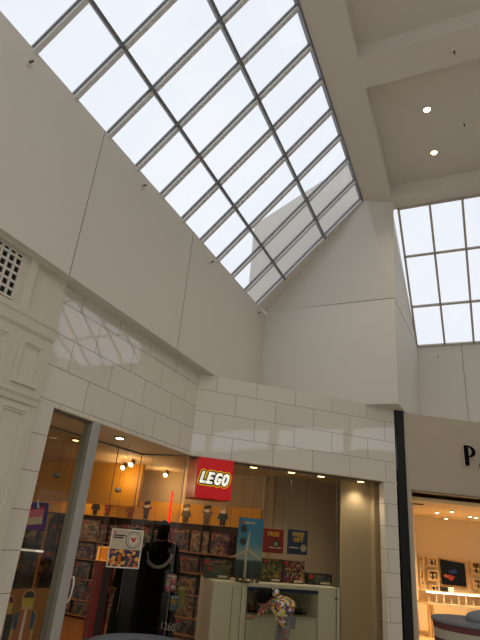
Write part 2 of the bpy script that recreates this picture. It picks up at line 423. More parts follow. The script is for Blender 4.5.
# grille
gr = empty('vent_grille', G.P(-4.3, 3.5), 'square lattice vent grille with black openings in the cream wall', 'vent grille')
M_gr = mat('grille_paint', '#cfc9bb', .5)
gu1 = -3.845; gu0 = -4.9; gz0, gz1 = 3.545, 4.0
MB().fbox(G, gu0, gu1, gz0, gz1, .004, .012).build('dark_backing', mat('vent_dark', '#0c0b0a', .9), gr)
m = MB(); st = .082
n_ = int((gu1 - gu0) / st) + 1
for i in range(n_): m.fbox(G, gu1 - .012 - st * i - .011, gu1 - .012 - st * i + .011, gz0, gz1, .012, .03)
i = 0
while gz0 + st * i < gz1 + .01: m.fbox(G, gu0, gu1, gz0 + st * i - .011, gz0 + st * i + .011, .012, .031); i += 1
m.build('lattice', M_gr, gr)
m = MB()
for a, b, c, d in ((gu0, gu1 + .08, gz1, gz1 + .04), (gu0, gu1 + .08, 3.50, gz0), (gu1, gu1 + .08, gz0, gz1)): m.fbox(G, a, b, c, d, 0, .012)
m.fbox(G, gu1 + .08, gu1 + .18, 3.50, gz1 + .045, 0, .035); m.fbox(G, gu1 + .18, gu1 + .205, 3.50, gz1 + .045, 0, .015); m.fbox(G, gu0, gu1 + .08, 3.50, 3.52, 0, .035)
m.build('frame', M_cream, gr)
# ------------------------------------------------------------------ toy shop shell
zI = HD + .03
M_iceil = mat('shop_ceiling', '#c8ab80', .8)
# back shelf wall plane
B = Frame(V((.4, 9.87, 0)), 115.5)
if B.n.y > 0: B = Frame(V((.4, 9.87, 0)), 115.5 + 180)
SG = -.87                     # recessed glass line
struct(MB().prism([W(-.02, JU, HD), W(0 - .02, 0, HD), L.P(UR + .2, HD, -.02), L.P(UR + .2, HD, -7), W(-9, 8, HD), W(-9, -4, HD), W(-.3, -4, HD)], Z * .06).build('ceiling_shop', M_iceil))
struct(MB().prism([W(-.02, JU, .0), W(-.02, 0, .0), L.P(UR, .0, -.02), L.P(UR, .0, -7), W(-9, 8, .0), W(-9, -4, .0), W(-.3, -4, .0)], Z * .006).build('floor_shop', M_shopfloor))
M_yel = mat('yellow_panel', '#eba300', .5, noise=.03)
M_amber = mat('amber_panel', '#c08412', .6, noise=.05)
M_beige = mat('beige_panel', '#b39c78', .7, noise=.03)
bl = B.at(20, 520)[0]; br_ = B.at(262, 520)[0]
if bl > br_: bl, br_ = br_, bl
struct(MB().fbox(B, bl - 3, br_ + .2, 0, HD, -.15, 0).build('wall_shop_back', M_beige))
def quad(fr, px, o=0, t=.02):
    return [fr.pt(x, y, o) for x, y in px]
# yellow band panels
band = struct(empty('trim_3', B.P(0, 1.9)))
zb0, zb1 = B.at(200, 524.5)[1], B.at(200, 505)[1]
zL0, zL1 = B.at(90, 519)[1], B.at(90, 505)[1]
nb = 9
seg = [(B.at(x, 515)[0]) for x in (20, 60, 92, 119, 156, 178, 205, 232, 262)]
for a, b in zip(seg[:-1], seg[1:]):
    MB().fbox(B, min(a, b) + .004, max(a, b) - .004, zb0, zb1, .0, .05).build('yellow_fascia_panel', M_yel, band)
print('band z', zb0, zb1, 'left', zL0, zL1, 'len', bl, br_)
# hanging amber bulkhead boxes
bk = Frame(yat(137, 500, 9.6), 115.5)
if bk.n.y > 0: bk = Frame(yat(137, 500, 9.6), 115.5 + 180)
u0, z0 = bk.at(137, 507); ua = bk.at(60, 500)[0]
m = MB().fbox(bk, min(u0, ua) - 2.5, max(u0, ua), z0, HD, -.07, 0)
m.build('trim_4', M_amber); struct(bpy.data.objects['trim_4'])
# side wall of the window display on the right
DW = Frame(L.P(0, 0, -1.35), 72)
M_disp = mat('display_backdrop', '#b8a890', .7, noise=.02, scale=2)
ul = DW.at(263, 520)[0]
struct(MB().fbox(DW, ul, UR, 0, HD, -.1, 0).build('wall_display_back', M_disp))
struct(MB().box(L.P(UR, 0, -.3), L.n * -1.5, L.d * .1, Z * HD).build('wall_display_side', M_disp))
# curtain panel, lighter, at the right end
# soffit boards and the pale panel at the right end of the display
m = MB().wbox(-.31, -.004, JU, -.0, HD - .006, HD); m.fbox(L, 0, UR, HD - .006, HD, -.31, -.004)
struct(m.build('ceiling_soffit', M_iceil))
PNL = Frame(L.P(0, 0, -.42), 72)
struct(MB().fbox(PNL, PNL.at(341, 500)[0], UR + .1, 0, HD - .01, -.03, 0).build('wall_display_panel', mat('pale_panel', '#bcab90', .7)))
# ------------------------------------------------------------------ shop glazing
gl = struct(empty('window_4', L.P(1.5, 0, -.12)))
for a, b in ((.02, L.at(250, 500, -.12)[0]), (L.at(250, 500, -.12)[0], L.at(337, 500, -.12)[0]), (L.at(337, 500, -.12)[0], UR)):
    MB().poly([L.P(a + .003, .0, -.12), L.P(b - .003, 0, -.12), L.P(b - .003, HD, -.12), L.P(a + .003, HD, -.12)]).build('glass_pane', M_shop, gl)
M_joint = mat('glass_joint', '#5a5348', .4)
for x in (337,):
    u = L.at(x, 500, -.12)[0]
    MB().fbox(L, u - .006, u + .006, 0, HD, -.125, -.115).build('glass_joint', M_joint, gl)
    for zz in (.9, 2.1): MB().fbox(L, u - .02, u + .02, zz, zz + .035, -.13, -.11).build('glass_clip', M_joint, gl)
MB().fbox(L, .02, UR, HD - .035, HD, -.15, -.09).build('top_channel', M_joint, gl)
g2 = struct(empty('window_5', W(SG, -1.2)))
for a, b in ((PO, -1.55), (-1.55, -.62), (-.62, 0)):
    MB().poly([W(SG, a + .004, 0), W(SG, b - .004, 0), W(SG, b - .004, HD), W(SG, a + .004, HD)]).build('glass_pane', M_shop, g2)
MB().poly([W(SG, 0, 0), W(-.05, 0, 0), W(-.05, 0, HD), W(SG, 0, HD)]).build('glass_pane', M_shop, g2)
MB().wbox(SG - .02, SG + .02, PO, 0, HD - .018, HD).build('top_channel', M_seam, g2)
MB().wbox(SG, -.05, -.02, .02, HD - .018, HD).build('top_channel', M_seam, g2)
for p in (W(SG, -.62), W(SG, 0), W(-.06, 0)):
    MB().box(p - V((.005, .005, 0)), V((.01, 0, 0)), V((0, .01, 0)), Z * HD).build('glass_joint', M_joint, g2)
g3 = struct(empty('window_6', W(-.05, -2.6)))
MB().poly([W(-.05, JU, 0), W(-.05, PO - .02, 0), W(-.05, PO - .02, HD), W(-.05, JU, HD)]).build('glass_pane', M_shop, g3)
MB().wbox(-.07, -.03, JU, PO - .02, HD - .03, HD).build('top_channel', M_joint, g3)
# grey post
M_post = mat('grey_post', '#a3a19b', .4, .1)
pu0 = T.at(93.5, 421)[0]; pu1 = T.at(101.5, 424)[0]
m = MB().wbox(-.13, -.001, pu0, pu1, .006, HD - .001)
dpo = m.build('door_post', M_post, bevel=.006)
MB().wbox(-.125, -.006, pu0 - .004, pu0, .01, HD - .004).build('side_shade', mat('post_side_shade', '#6a6658', .5), dpo)  # thin darker plate puts the shade of the post's side into colour
tag(dpo, 'tall grey metal post at the left of the toy shop entrance', 'post')
# pull handles
for (x0, y0, x1, y1, lab) in ((137.5, 584, 134.5, 600, 'short pale vertical pull handle on the glass door, beside the dark coat'),):
    o = SG + .05; p = Frame(W(o, 0), A3); a = p.pt(x0, y0); b = p.pt(x1, y1)
    h = empty('pull_handle', b, lab, 'door handle')
    MB().tube([a, b], .012, 10).build('grip', M_trim, h, True)
    for q in (a + (b - a) * .12, a + (b - a) * .88): MB().tube([q, q - N * .045], .008, 8).build('standoff', M_trim, h)
h0 = W(-.36, -2.38)
pf = Frame(h0, 115.5); 
a = yat(74, 577, 6.9); b = yat(68, 602, 6.9)
h = empty('door_pull', b, 'curved pale pull handle next to the grey post', 'door handle')
MB().tube([a - N*.05, a, a + (b - a) * .3 + N * .02, a + (b - a) * .7 + N * .02, b, b - N*.05], .012, 10).build('grip', M_trim, h, True)
# ------------------------------------------------------------------ illuminated sign
u0, z1 = L.at(199, 458, .03); u1 = L.at(234.3, 462.5, .03)[0]; z0 = (L.at(195.3, 498, .03)[1] + L.at(232, 501, .03)[1]) / 2; z1 = HD - .005
sg = empty('shop_sign', L.P((u0 + u1) / 2, z0, -.2), 'red illuminated cube sign with white LEGO lettering at the corner of the storefront', 'sign')
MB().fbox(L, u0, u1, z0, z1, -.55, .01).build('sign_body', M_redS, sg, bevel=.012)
MB().fbox(L, u0 + .004, u1 - .004, z0 + .004, z1 - .004, .01, .03).build('sign_face', M_red, sg, bevel=.006)
M_w = mat('letter_white', '#f6f4ec', .4, emis='#fff8ea', es=.4)
M_k = mat('letter_black', '#0a0a0a', .5)
M_y = mat('letter_yellow', '#f2c400', .5, emis='#f0c000', es=.25)
su = (u1 - u0) / 35.0; cxm = u0 + (u1 - u0) * .5; czm = (z0 + z1) / 2 + .00
def LT(x, y):   # letter grid, slanted and slightly rising to the left
    return (cxm + (x + y * .28) * su, czm + (y * 1.15 - .03 * x) * su)
let = {
 'L': [[(-12.6, 3.6), (-12.6, -3.6), (-8.9, -3.6)]],
 'E': [[(-2.6, 3.6), (-6.2, 3.6), (-6.2, -3.6), (-2.4, -3.6)], [(-6.2, 0), (-3.0, 0)]],
 'G': [[(5.2, 3.2), (3.6, 3.9), (1.9, 3.4), (1, 1.8), (1, -1.8), (1.9, -3.4), (3.4, -3.8), (4.9, -3.3), (5.2, -.3), (3.4, -.3)]],
 'O': [[(10.2, 3.9), (8.7, 3.1), (8.1, 1.3), (8.1, -1.3), (8.7, -3.1), (10.2, -3.9), (11.7, -3.1), (12.3, -1.3), (12.3, 1.3), (11.7, 3.1), (10.2, 3.9)]]}
for nm, w, o, t, mt in (('yellow_outline', 3.15, .030, .004, M_y), ('black_outline', 2.35, .0345, .004, M_k), ('white_letter', 1.22, .039, .006, M_w)):
    if nm == 'white_letter':
        for k, ss in let.items():
            m = MB()
            for s in ss: strip(m, L, [LT(*p) for p in s], w * su, o, t)
            m.build('letter', mt, sg)
    else:
        m = MB(); i = 0
        for k, ss in let.items():
            for s in ss: strip(m, L, [LT(*p) for p in s], w * su, o + .0003 * i, t); i += 1
        m.build(nm, mt, sg)
# ------------------------------------------------------------------ shop lights
wl = (1, .72, .42)
for (x, y, lab) in ((253, 466, 'first'), (286, 472, 'second'), (314, 476, 'third'), (354, 481, 'fourth')):
    p = zat(x, y, HD - .002); u = (p - L.p).dot(L.d); p = L.P(u, HD - .008, -.24)
    downlight(p, .085, M_trimD, M_lampW, 17, 'small warm window display downlight, %s from the red sign' % lab, 'display window downlights', 'display_downlight', (1, .86, .66))
downlight(zat(120, 437, HD - .002), .07, M_trimD, M_lamp, 8, 'round downlight in the soffit above the shop entrance', col=wl)
downlight(zat(57, 408, HD - .002) - N * .35, .06, M_trimD, M_lamp, 8, 'round downlight behind the narrow glass left of the grey post, nearest the tiled jamb', col=wl)
downlight(zat(76, 439, HD - .002), .06, M_trimD, M_lampW, 8, 'round downlight behind the narrow glass left of the grey post, deeper in the shop', col=wl)
def spot(p, lab, pw):
    e = empty('track_spotlight', p, lab, 'ceiling light')
    MB().tube([p, p - Z * .06], .012, 8).build('stem', M_trimD, e)
    d = (V((-.3, -.8, -.6))).normalized()
    MB().tube([p - Z * .07 - d * .06, p - Z * .07 + d * .05], .045, 16, rs=[.035, .048]).build('lamp_housing', M_trimD, e, True)
    MB().tube([p - Z * .07 + d * .052, p - Z * .07 + d * .06], .04, 16).build('lens', mat('spot_glow', '#fff0d6', .4, emis='#ffe3b4', es=14), e)
    ld = bpy.data.lights.new('lamp', 'POINT'); ld.energy = pw; ld.color = wl; ld.shadow_soft_size = .08
    lo = bpy.data.objects.new('lamp', ld); COL.objects.link(lo); lo.parent = e; lo.location = V((0, 0, -.2)) + d * .15
spot(zat(133, 459, HD), 'bright adjustable ceiling spotlight inside the toy shop, left one', 12)
spot(zat(167, 470, HD), 'bright adjustable ceiling spotlight inside the toy shop, right one near the sign', 12)
spot(zat(125, 462.5, HD), 'dimmer adjustable spotlight just left of the bright left spotlight', 8)
for (x, y) in ((230, 487), (100, 476)):
    p = zat(x, y, HD - .002); p = V((p.x, min(p.y, 11), p.z))
    downlight(p, .06, M_trimD, M_lampW, 34, 'small round downlight deep in the toy shop ceiling, %s' % ('right of the red sign' if x > 200 else 'over the amber bulkhead'), 'deep toy shop downlights', col=wl)
# pendant speakers on wires
for (x, y, Y, lab) in ((57, 475, 7.6, 'small round pendant speaker hanging behind the narrow left glass'), (118, 490, 9.2, 'small round pendant speaker hanging inside the shop near the bright spotlight')):
    p = yat(x, y, Y); e = empty('pendant_speaker', p, lab, 'speaker')
    MB().ball(p, .06, .06, .045).build('housing', mat('speaker_grey', '#6f7170', .5), e, True)
    MB().tube([p + Z * .04, V((p.x, p.y, HD))], .003, 6).build('cable', M_trimD, e)
# ------------------------------------------------------------------ shelf wall with boxed sets
M_shelf = mat('shelf_wood', '#a4703a', .5, noise=.1); M_up = mat('shelf_upright', '#2b2018', .6)
sh = empty('shelf_unit', B.P(0, 0), 'long wall of wooden shelves full of boxed toy sets under the yellow band', 'shelving')
MB().fbox(B, bl - .5, br_, 0, zb0, 0.001, .02).build('back_panel', mat('shelf_back', '#3a2414', .7), sh)
rows = []
z = zb0 - .05
hs = [.42, .33, .35, .35, .25]
for h in hs:
    z -= h; rows.append((z, h))
    MB().fbox(B, bl - .5, br_, z - .02, z, .02, .34).build('shelf_board', M_shelf, sh)
uu = bl - .5
while uu < br_ + .05:
    MB().fbox(B, uu - .012, uu + .012, .0, zb0, .02, .30).build('upright', M_up, sh); uu += 1.05
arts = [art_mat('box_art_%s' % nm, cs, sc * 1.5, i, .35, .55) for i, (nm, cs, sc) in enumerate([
 ('desert', ['#8a5a2a', '#2b1a10', '#c98a3a', '#5a2a14', '#a33320'], 14), ('night', ['#101018', '#5d2018', '#c07a30', '#2e1e16', '#7a5a30'], 12),
 ('city', ['#6a4a30', '#b7a07a', '#9a3020', '#3a2c24', '#d09a40'], 13), ('jungle', ['#2f4a25', '#7a6a2a', '#1d2a18', '#b0813a', '#412a18'], 11),
 ('flame', ['#c8601a', '#7a1d12', '#2c1410', '#e0a040', '#4a2215'], 15), ('grey', ['#4a4540', '#8d8578', '#26221f', '#a85c34', '#6a6258'], 12),
 ('castle', ['#b98b4a', '#7d5527', '#d6b270', '#5b3414', '#8a6a3a'], 14), ('violet', ['#5a2a3a', '#a5526a', '#20142a', '#c99a50', '#6a3a4a'], 13)])]
nm8 = ['desert brown', 'night black', 'blue and grey', 'jungle green', 'flame orange', 'stone grey', 'sand coloured', 'violet']
M_tagr = mat('box_badge_red', '#b01812', .5); M_wp = mat('box_label_white', '#c9bfae', .5)
ORD = 'first second third fourth fifth sixth seventh eighth ninth tenth eleventh twelfth thirteenth fourteenth fifteenth sixteenth seventeenth eighteenth nineteenth twentieth twenty-first twenty-second twenty-third twenty-fourth twenty-fifth twenty-sixth twenty-seventh twenty-eighth twenty-ninth thirtieth'.split()
rowname = ['top', 'second', 'third', 'fourth', 'fifth']
nbx = 0
for ri, (zr, h) in enumerate(rows):
    u = bl - .3; ci = 0
    while u < br_ - .25:
        w = random.choice([.40, .48, .55, .36, .46]); hh = h * random.uniform(.76, .90); i = random.randrange(8)
        if u + w > br_ - .03: break
        c = B.P(u + w / 2, zr)
        e = empty('toy_box', c, 'boxed toy set with %s art, number %d along the %s shelf from the left' % (nm8[i], ci + 1, rowname[ri]), 'box', 'boxed toy sets on the shelf wall')
        e['label'] = '%s toy box, %s from the left on the %s wall shelf' % (nm8[i], ORD[ci], rowname[ri])
        dpt = .20
        MB().fbox(B, u, u + w, zr + .001, zr + hh, .06, .06 + dpt).build('carton', arts[i], e)
        MB().fbox(B, u + .02, u + .02 + w * .16, zr + hh - .02 - w * .12, zr + hh - .02, .06 + dpt, .063 + dpt).build('red_badge', M_tagr, e)
        MB().fbox(B, u + w * .32, u + w * .8, zr + hh - .055, zr + hh - .035, .06 + dpt, .062 + dpt).build('title_strip', mat('title_gold', '#a07a3c', .5), e)
        u += w + random.uniform(.02, .07); ci += 1; nbx += 1
print('boxes', nbx)
# figure pictures standing on the yellow band
skin = mat('figure_yellow', '#fff0d0', .5)
def figure(x, y, hair, top, leg, lab, k):
    o = .055; u, zc_ = B.at(x, y, o); s = (zb1 - zb0) * 1.0
    if B.at(x + 3, y, o)[0] < u: sgn = -1
    else: sgn = 1
    e = empty('toy_figure_cutout', B.P(u, zb0 + .01, o), lab, 'cutout picture', 'toy figure pictures along the yellow band')
    b = zb0 + .015
    def bx(a0, a1, c0, c1, t, nm, m_): MB().fbox(B, u + a0 * s, u + a1 * s, b + c0 * s, b + c1 * s, o, o + t).build(nm, m_, e, bevel=.003)
    bx(-.15, -.01, 0, .3, .01, 'leg', leg); bx(.01, .15, 0, .3, .01, 'leg', leg)
    MB().prism([B.P(u + a * s, b + c * s, o) for a, c in ((-.2, .3), (.2, .3), (.14, .62), (-.14, .62))], B.n * .012).build('torso', top, e)
    for q in (-1, 1):
        m = MB(); strip(m, B, [(u + q * .17 * s, b + .58 * s), (u + q * .27 * s, b + (.36 if (k + q) % 2 else .6) * s)], .05 * s, o, .01); m.build('arm', top, e)
    bx(-.15, .15, .60, .84, .014, 'head', skin)
    m = MB(); strip(m, B, [(u - .11 * s, b + .84 * s), (u + .10 * s, b + .88 * s)], .10 * s, o, .018); m.build('hair', hair, e)
c_ = lambda n, h: mat(n, h, .5)
figs = [(95, 512, '#1b1512', '#2a2422', '#1c1c1c', 'black haired toy figure in dark clothes at the left end of the yellow band'),
 (107, 512, '#c9502a', '#b3382a', '#a83020', 'red toy figure picture on the yellow band above the shelves'),
 (130, 514, '#4a5a3a', '#c07a3a', '#a85c3a', 'small orange brown toy figure with a green cap beside the bulkhead corner'),
 (146, 514, '#1c1512', '#5a3a26', '#4a3426', 'dark haired brown toy figure just left of the red glowing sword'),
 (186, 514, '#6d6a60', '#6a5a40', '#4a4238', 'grey haired toy figure left of the red sign bottom'),
 (207, 516, '#15120f', '#7a6440', '#5a4a32', 'toy figure with black hair directly below the red sign'),
 (223, 517, '#c9b27a', '#20302a', '#1d241f', 'blond toy figure in a dark green cloak below the right side of the red sign')]
for k, (x, y, a, b, c, lab) in enumerate(figs):
    figure(x, y, c_('fig_hair_%d' % k, a), c_('fig_top_%d' % k, b), c_('fig_leg_%d' % k, c), lab, k)
# ------------------------------------------------------------------ generic placed panels
def vframe(x, y, Y, a=-18 + 90):
    fr = Frame(yat(x, y, Y), a)
    if fr.n.y > 0: fr = Frame(yat(x, y, Y), a + 180)
    return fr
def rect(fr, x0, y0, x1, y1):
    a = fr.at(x0, y0); b = fr.at(x1, y1); return min(a[0], b[0]), max(a[0], b[0]), min(a[1], b[1]), max(a[1], b[1])
def px_poly(fr, pts, o=0): return [fr.pt(x, y, o) for x, y in pts]
# sword of red light above the dark figure
a = yat(172.5, 491, 9.0); b = yat(168.5, 523, 9.0)
e = empty('glowing_sword', b, 'thin glowing red light sword rising behind the dark haired person', 'toy sword')
MB().tube([b, b + (a - b) * .97, a], .018, 12, rs=[.018, .017, .006]).build('blade', mat('red_glow', '#ff2a1c', .4, emis='#ff1408', es=1.6), e, True)
MB().tube([b - (a - b).normalized() * .16, b], .024, 12).build('hilt', M_black, e)
# white framed sign with badge, hung on the glass
sf = Frame(W(SG - .04, 0), A3)
sf = vframe(126, 548, 7.35, 68)
u0, u1, z0, z1 = rect(sf, 112.5, 528, 138.5, 569)
e = empty('window_poster', sf.P((u0 + u1) / 2, z0), 'white framed poster with a round red and white badge hung by the entrance', 'poster')
MB().fbox(sf, u0, u1, z0, z1, -.01, 0).build('board', mat('poster_board', '#b9ac94', .6), e)
zm = z0 + (z1 - z0) * .47; h = z1 - z0; w = u1 - u0
MB().fbox(sf, u0 + .015, u1 - .015, z0 + .015, zm, 0, .004).build('picture', art_mat('poster_art', ['#1c2a4a', '#c0601c', '#2a1a14', '#d9a040', '#24344a'], 30, 3), e)
for (r, c, o) in ((.155, '#2a2020', .003), (.14, '#cfc4b2', .006), (.115, '#3a2a26', .009), (.105, '#c9beac', .012)):
    m = MB(); q = [(u0 + w * .70 + math.cos(t * .2618) * r * w * 1.5, zm + h * .26 + math.sin(t * .2618) * r * w * 1.5) for t in range(24)]
    m.prism([sf.P(a, b, o) for a, b in q], sf.n * .003); m.build('badge_ring', mat('badge_%s' % c[1:], c, .5), e)
m = MB(); strip(m, sf, [(u0 + w * .70, zm + h * .23), (u0 + w * .64, zm + h * .30)], .03 * w, .015, .003); strip(m, sf, [(u0 + w * .70, zm + h * .23), (u0 + w * .76, zm + h * .31)], .03 * w, .015, .003); m.build('badge_mark', M_tagr, e)
MB().fbox(sf, u0 + w * .08, u0 + w * .13, z1 - h * .12, z1 - h * .07, 0, .004).build('red_badge', M_tagr, e)
for i, (s_, ww) in enumerate(((.19, .36), (.25, .30))):
    MB().fbox(sf, u0 + w * .08, u0 + w * (.08 + ww), z1 - h * s_, z1 - h * (s_ - .035), 0, .003).build('text_line', M_black, e)
m = MB()
for q in ((u0, u1, z0, z0 + .014), (u0, u1, z1 - .014, z1), (u0, u0 + .014, z0, z1), (u1 - .014, u1, z0, z1)): m.fbox(sf, *q, 0, .008)
m.build('frame', mat('poster_frame', '#d8cfbf', .5), e)
m = MB(); [m.tube([sf.P(uu_, z1, 0), sf.P(uu_, HD, 0)], .002, 5) for uu_ in (u0 + .03, u1 - .03)]; m.build('hanging_wire', M_trimD, e)
# red counter with glowing display case
cf = vframe(95, 590, 8.9, 100)
u0, u1, z0, z1 = rect(cf, 84, 625, 113, 562); z0 = 0
M_redc = mat('red_counter', '#8f1410', .5)
e = empty('checkout_counter', cf.P((u0 + u1) / 2, 0), 'dark red counter standing inside the entrance beneath a glowing display case', 'counter')
MB().fbox(cf, u0, u1, 0, z1, -.12, 0).build('body', M_redc, e, bevel=.01)
MB().fbox(cf, u1 - .45 * (u1 - u0), u1, .02, z1 - .01, 0, .012).build('dark_panel', mat('counter_dark', '#2a0f0c', .5), e)
MB().fbox(cf, u0, u1, 0, .08, 0, .006).build('plinth', M_seam, e)
zz1 = cf.at(98, 546)[1]
e2 = empty('display_case', cf.P((u0 + u1) / 2, z1), 'amber lit display case with a white ghostly model on the red counter', 'display case')
m = MB(); m.fbox(cf, u0, u1, zz1 - .02, zz1, -.11, 0); m.fbox(cf, u0, u0 + .02, z1, zz1 - .02, -.11, 0); m.fbox(cf, u1 - .02, u1, z1, zz1 - .02, -.11, 0); m.fbox(cf, u0 + .02, u1 - .02, z1, z1 + .012, -.11, 0)
m.build('frame', mat('case_frame', '#e0b070', .4, emis='#ffb050', es=.5), e2)
MB().fbox(cf, u0 + .02, u1 - .02, z1 + .012, zz1 - .02, -.11, -.10).build('back_panel', mat('case_back', '#c98a30', .5, emis='#ffa030', es=.25), e2)
c = cf.P(u0 + .72 * (u1 - u0), z1 + .14, -.05)
e3 = empty('white_model', cf.P(u0 + .72 * (u1 - u0), z1 + .012, -.05), 'small white domed toy model inside the amber display case', 'toy model')
MB().ball(c, .045, .045, .12).build('dome', mat('model_white', '#cfc6b0', .5), e3, True)
MB().ball(c + cf.n * .04, .02, .01, .03).build('dark_eye', M_black, e3, True)
MB().fbox(cf, u0 + .6 * (u1 - u0), u0 + .86 * (u1 - u0), z1 + .013, z1 + .035, -.09, -.01).build('stand', M_shelf, e3)
# orange shelf light niche by left
# ------------------------------------------------------------------ left vitrine contents
def simple_panel(name, px, Y, a, colmat, lab, cat, t=.02):
    x = sum(p[0] for p in px) / len(px); y = sum(p[1] for p in px) / len(px)
    fr = vframe(x, y, Y, a); pts = px_poly(fr, px); b = min(p.z for p in pts)
    c = sum(pts, V()) / len(pts); e = empty(name, V((c.x, c.y, b)), lab, cat)
    MB().prism(pts, fr.n * -t).build('board', colmat, e)
    return fr, e
fr, e = simple_panel('hanging_poster', [(31, 502), (49, 503), (45, 531), (22, 529)], 6.2, 80, mat('poster_blue', '#2b2f7a', .5), 'purple and blue poster with a pink square face shape behind the left glass', 'poster')
for nm, px, c, o in (('pink_square', [(29, 510), (45, 508), (43, 516), (28, 518)], '#b8607a', .004), ('pale_square', [(28, 518), (43, 516), (42, 524), (27, 525)], '#b5a795', .004), ('purple_corner', [(25, 524), (44, 525), (45, 530), (23, 529)], '#5a2a7a', .003),
    ('white_spike', [(37, 508), (39.5, 508), (38.2, 497)], '#c9ccd0', .006), ('red_tab', [(29, 506), (34, 508), (30, 511)], '#9a2030', .006), ('red_tab', [(40, 508), (45, 504), (44, 510)], '#9a2030', .006)):
    MB().prism(px_poly(fr, px, o), fr.n * .003).build(nm, mat('pst_' + c[1:], c, .5), e)
# hanging-light bar and shelves in the vitrine
a, b = yat(20, 549.5, 6.4), yat(43, 551.5, 6.6)
e = empty('light_bar', (a + b) / 2, 'thin white light bar across the shelves behind the left glass', 'light'); MB().tube([a, b], .012, 10).build('tube', mat('bar_white', '#e8e6e0', .4, emis='#e8ecf0', es=.7), e)
vf = vframe(35, 560, 6.9, 80)
e = empty('display_shelf', vf.P(0, 0), 'dark display shelf rack with orange uprights behind the narrow left glass', 'shelving')
ua, ub_ = vf.at(8, 560)[0], vf.at(56, 560)[0]; ua, ub_ = min(ua, ub_), max(ua, ub_)
MB().fbox(vf, ua, ub_ + .0, .0, 1.75, -.34, -.32).build('back_panel', mat('rack_back', '#2c251c', .6), e)
for zz in (.75, 1.08, 1.40, 1.70): MB().fbox(vf, ua, ub_, zz - .02, zz, -.32, 0).build('shelf_board', M_up, e)
for q in (ua, ua + (ub_ - ua) * .62): MB().fbox(vf, q, q + .03, 0, 1.75, -.3, .01).build('upright', mat('orange_upright', '#b87420', .5), e)
k = 0
for zz, rn in ((1.08, 'lower'), (1.40, 'upper')):
    for i, uu in enumerate((ua + .06, ua + .30, ua + (ub_ - ua) * .62 + .06)):
        w = .2; p = vf.P(uu + w / 2, zz, -.13); jj = (k * 3 + 1) % 8
        e = empty('toy_box', p, '%s toy box on the %s shelf of the rack behind the left glass' % (nm8[jj], rn), 'box', 'boxes on the rack behind the left glass')
        MB().fbox(vf, uu, uu + w, zz + .001, zz + .24, -.24, -.02).build('carton', arts[jj], e)
        MB().fbox(vf, uu + .02, uu + .07, zz + .18, zz + .22, -.02, -.017).build('red_badge', M_tagr, e); k += 1
fr, e = simple_panel('display_board', [(12, 589), (50, 588), (36, 650), (-10, 650)], 6.3, 80, mat('orange_board', '#8a5a1c', .6), 'orange brown display board low behind the left glass', 'display board')
# two plain generic figure cutouts in front of it
def cutout(x0, y0, s, shirt, vest, cap, lab):
    fr = vframe(x0, y0, 5.75, 80)
    def pp(pts, o): return px_poly(fr, [(x0 + (x - y * .22) * s, y0 + y * s) for x, y in pts], o)
    base = fr.pt(x0 - 8, 660); e = empty('standing_cutout', V((fr.pt(x0, y0).x, fr.pt(x0, y0).y, 0)), lab, 'cutout picture')
    MB().prism(pp([(-9, -2), (-6, -8), (0, -10), (6, -8), (9, -2), (8, 15), (16, 24), (16, 60), (-16, 60), (-15, 24), (-7, 15)], 0), fr.n * -.012).build('board', mat('cutout_edge', '#b89a60', .6), e)
    MB().prism(pp([(-6.5, 0), (6.5, 0), (6, 13), (-6, 13)], 0), fr.n * .004).build('face', mat('cutout_face', '#b39a28', .5), e)
    MB().prism(pp([(-8, 1), (-5, -7), (1, -8.5), (6, -6), (8, 1)], .004), fr.n * .004).build('cap', mat('cap' + cap[1:], cap, .6), e)
    MB().prism(pp([(-11, 17), (11, 17), (13, 60), (-13, 60)], 0), fr.n * .004).build('jacket', mat('vest' + vest[1:], vest, .6), e)
    for q in (-1, 1): MB().prism(pp([(q * 9, 18), (q * 15, 25), (q * 14, 44), (q * 9, 44)], .005), fr.n * .003).build('sleeve', mat('slv' + shirt[1:], shirt, .6), e)
    MB().prism(pp([(-1.5, 17), (1.5, 17), (2, 60), (-2, 60)], .005), fr.n * .002).build('zip', M_wp, e)
cutout(29, 597, .72, '#2c4a6a', '#9a5a34', '#2a2c2a', 'standing cutout figure with dark cap, orange jacket and blue sleeves')
cutout(8, 602, .72, '#3a3a34', '#2b2c2a', '#5a2a20', 'standing cutout figure in dark clothes cut off by the tiled jamb')
# 1260 number on the return glass
rf = Frame(W(0, 0), 115.5)   # along N at u=0
rf = F2(W(0, 0), N)
u0, z1 = rf.at(162, 622.5); u1, z0 = rf.at(175, 630.5)
t_ = text_part('1260', 'number_decal', mat('decal_grey', '#6f6c66', .5, emis='#8a867c', es=.04), None, rf, u0, u1, (z0 + z1) / 2 - .045, (z0 + z1) / 2 + .045, .004, .002)
tag(t_, 'white number 1260 on the entrance glass near the floor', 'number')
# ------------------------------------------------------------------ front display window contents
CF = Frame(L.P(0, 0, -.30), 72)
M_ctr = mat('display_white', '#dcdccd', .5, noise=.02)
zt1 = 1.05
x_l, x_r = CF.at(212, 600)[0], CF.at(340, 600)[0]; n0, n1 = CF.at(246, 610)[0], CF.at(318, 610)[0]
zn0, zn1 = CF.at(280, 618)[1], zt1 - .05
e = empty('display_counter', CF.P((x_l + x_r) / 2, 0), 'long white window display counter with an open niche', 'counter')
m = MB(); m.fbox(CF, x_l, n0, 0, zt1, -.7, 0); m.fbox(CF, n1, x_r, 0, zt1, -.7, 0); m.build('body', M_ctr, e, bevel=.006)
m = MB().fbox(CF, n0, n1, zn1, zt1, -.7, 0); m.build('niche_lintel', M_ctr, e)
m = MB().fbox(CF, n0, n1, 0, zn1, -.7, -.62); m.build('niche_back', mat('niche_back', '#a9a89a', .6), e)
m = MB().fbox(CF, n0, n1, zn1 - .05, zn1 - .005, -.04, .006); m.build('blue_strip', mat('blue_strip', '#1a3a5c', .4), e)
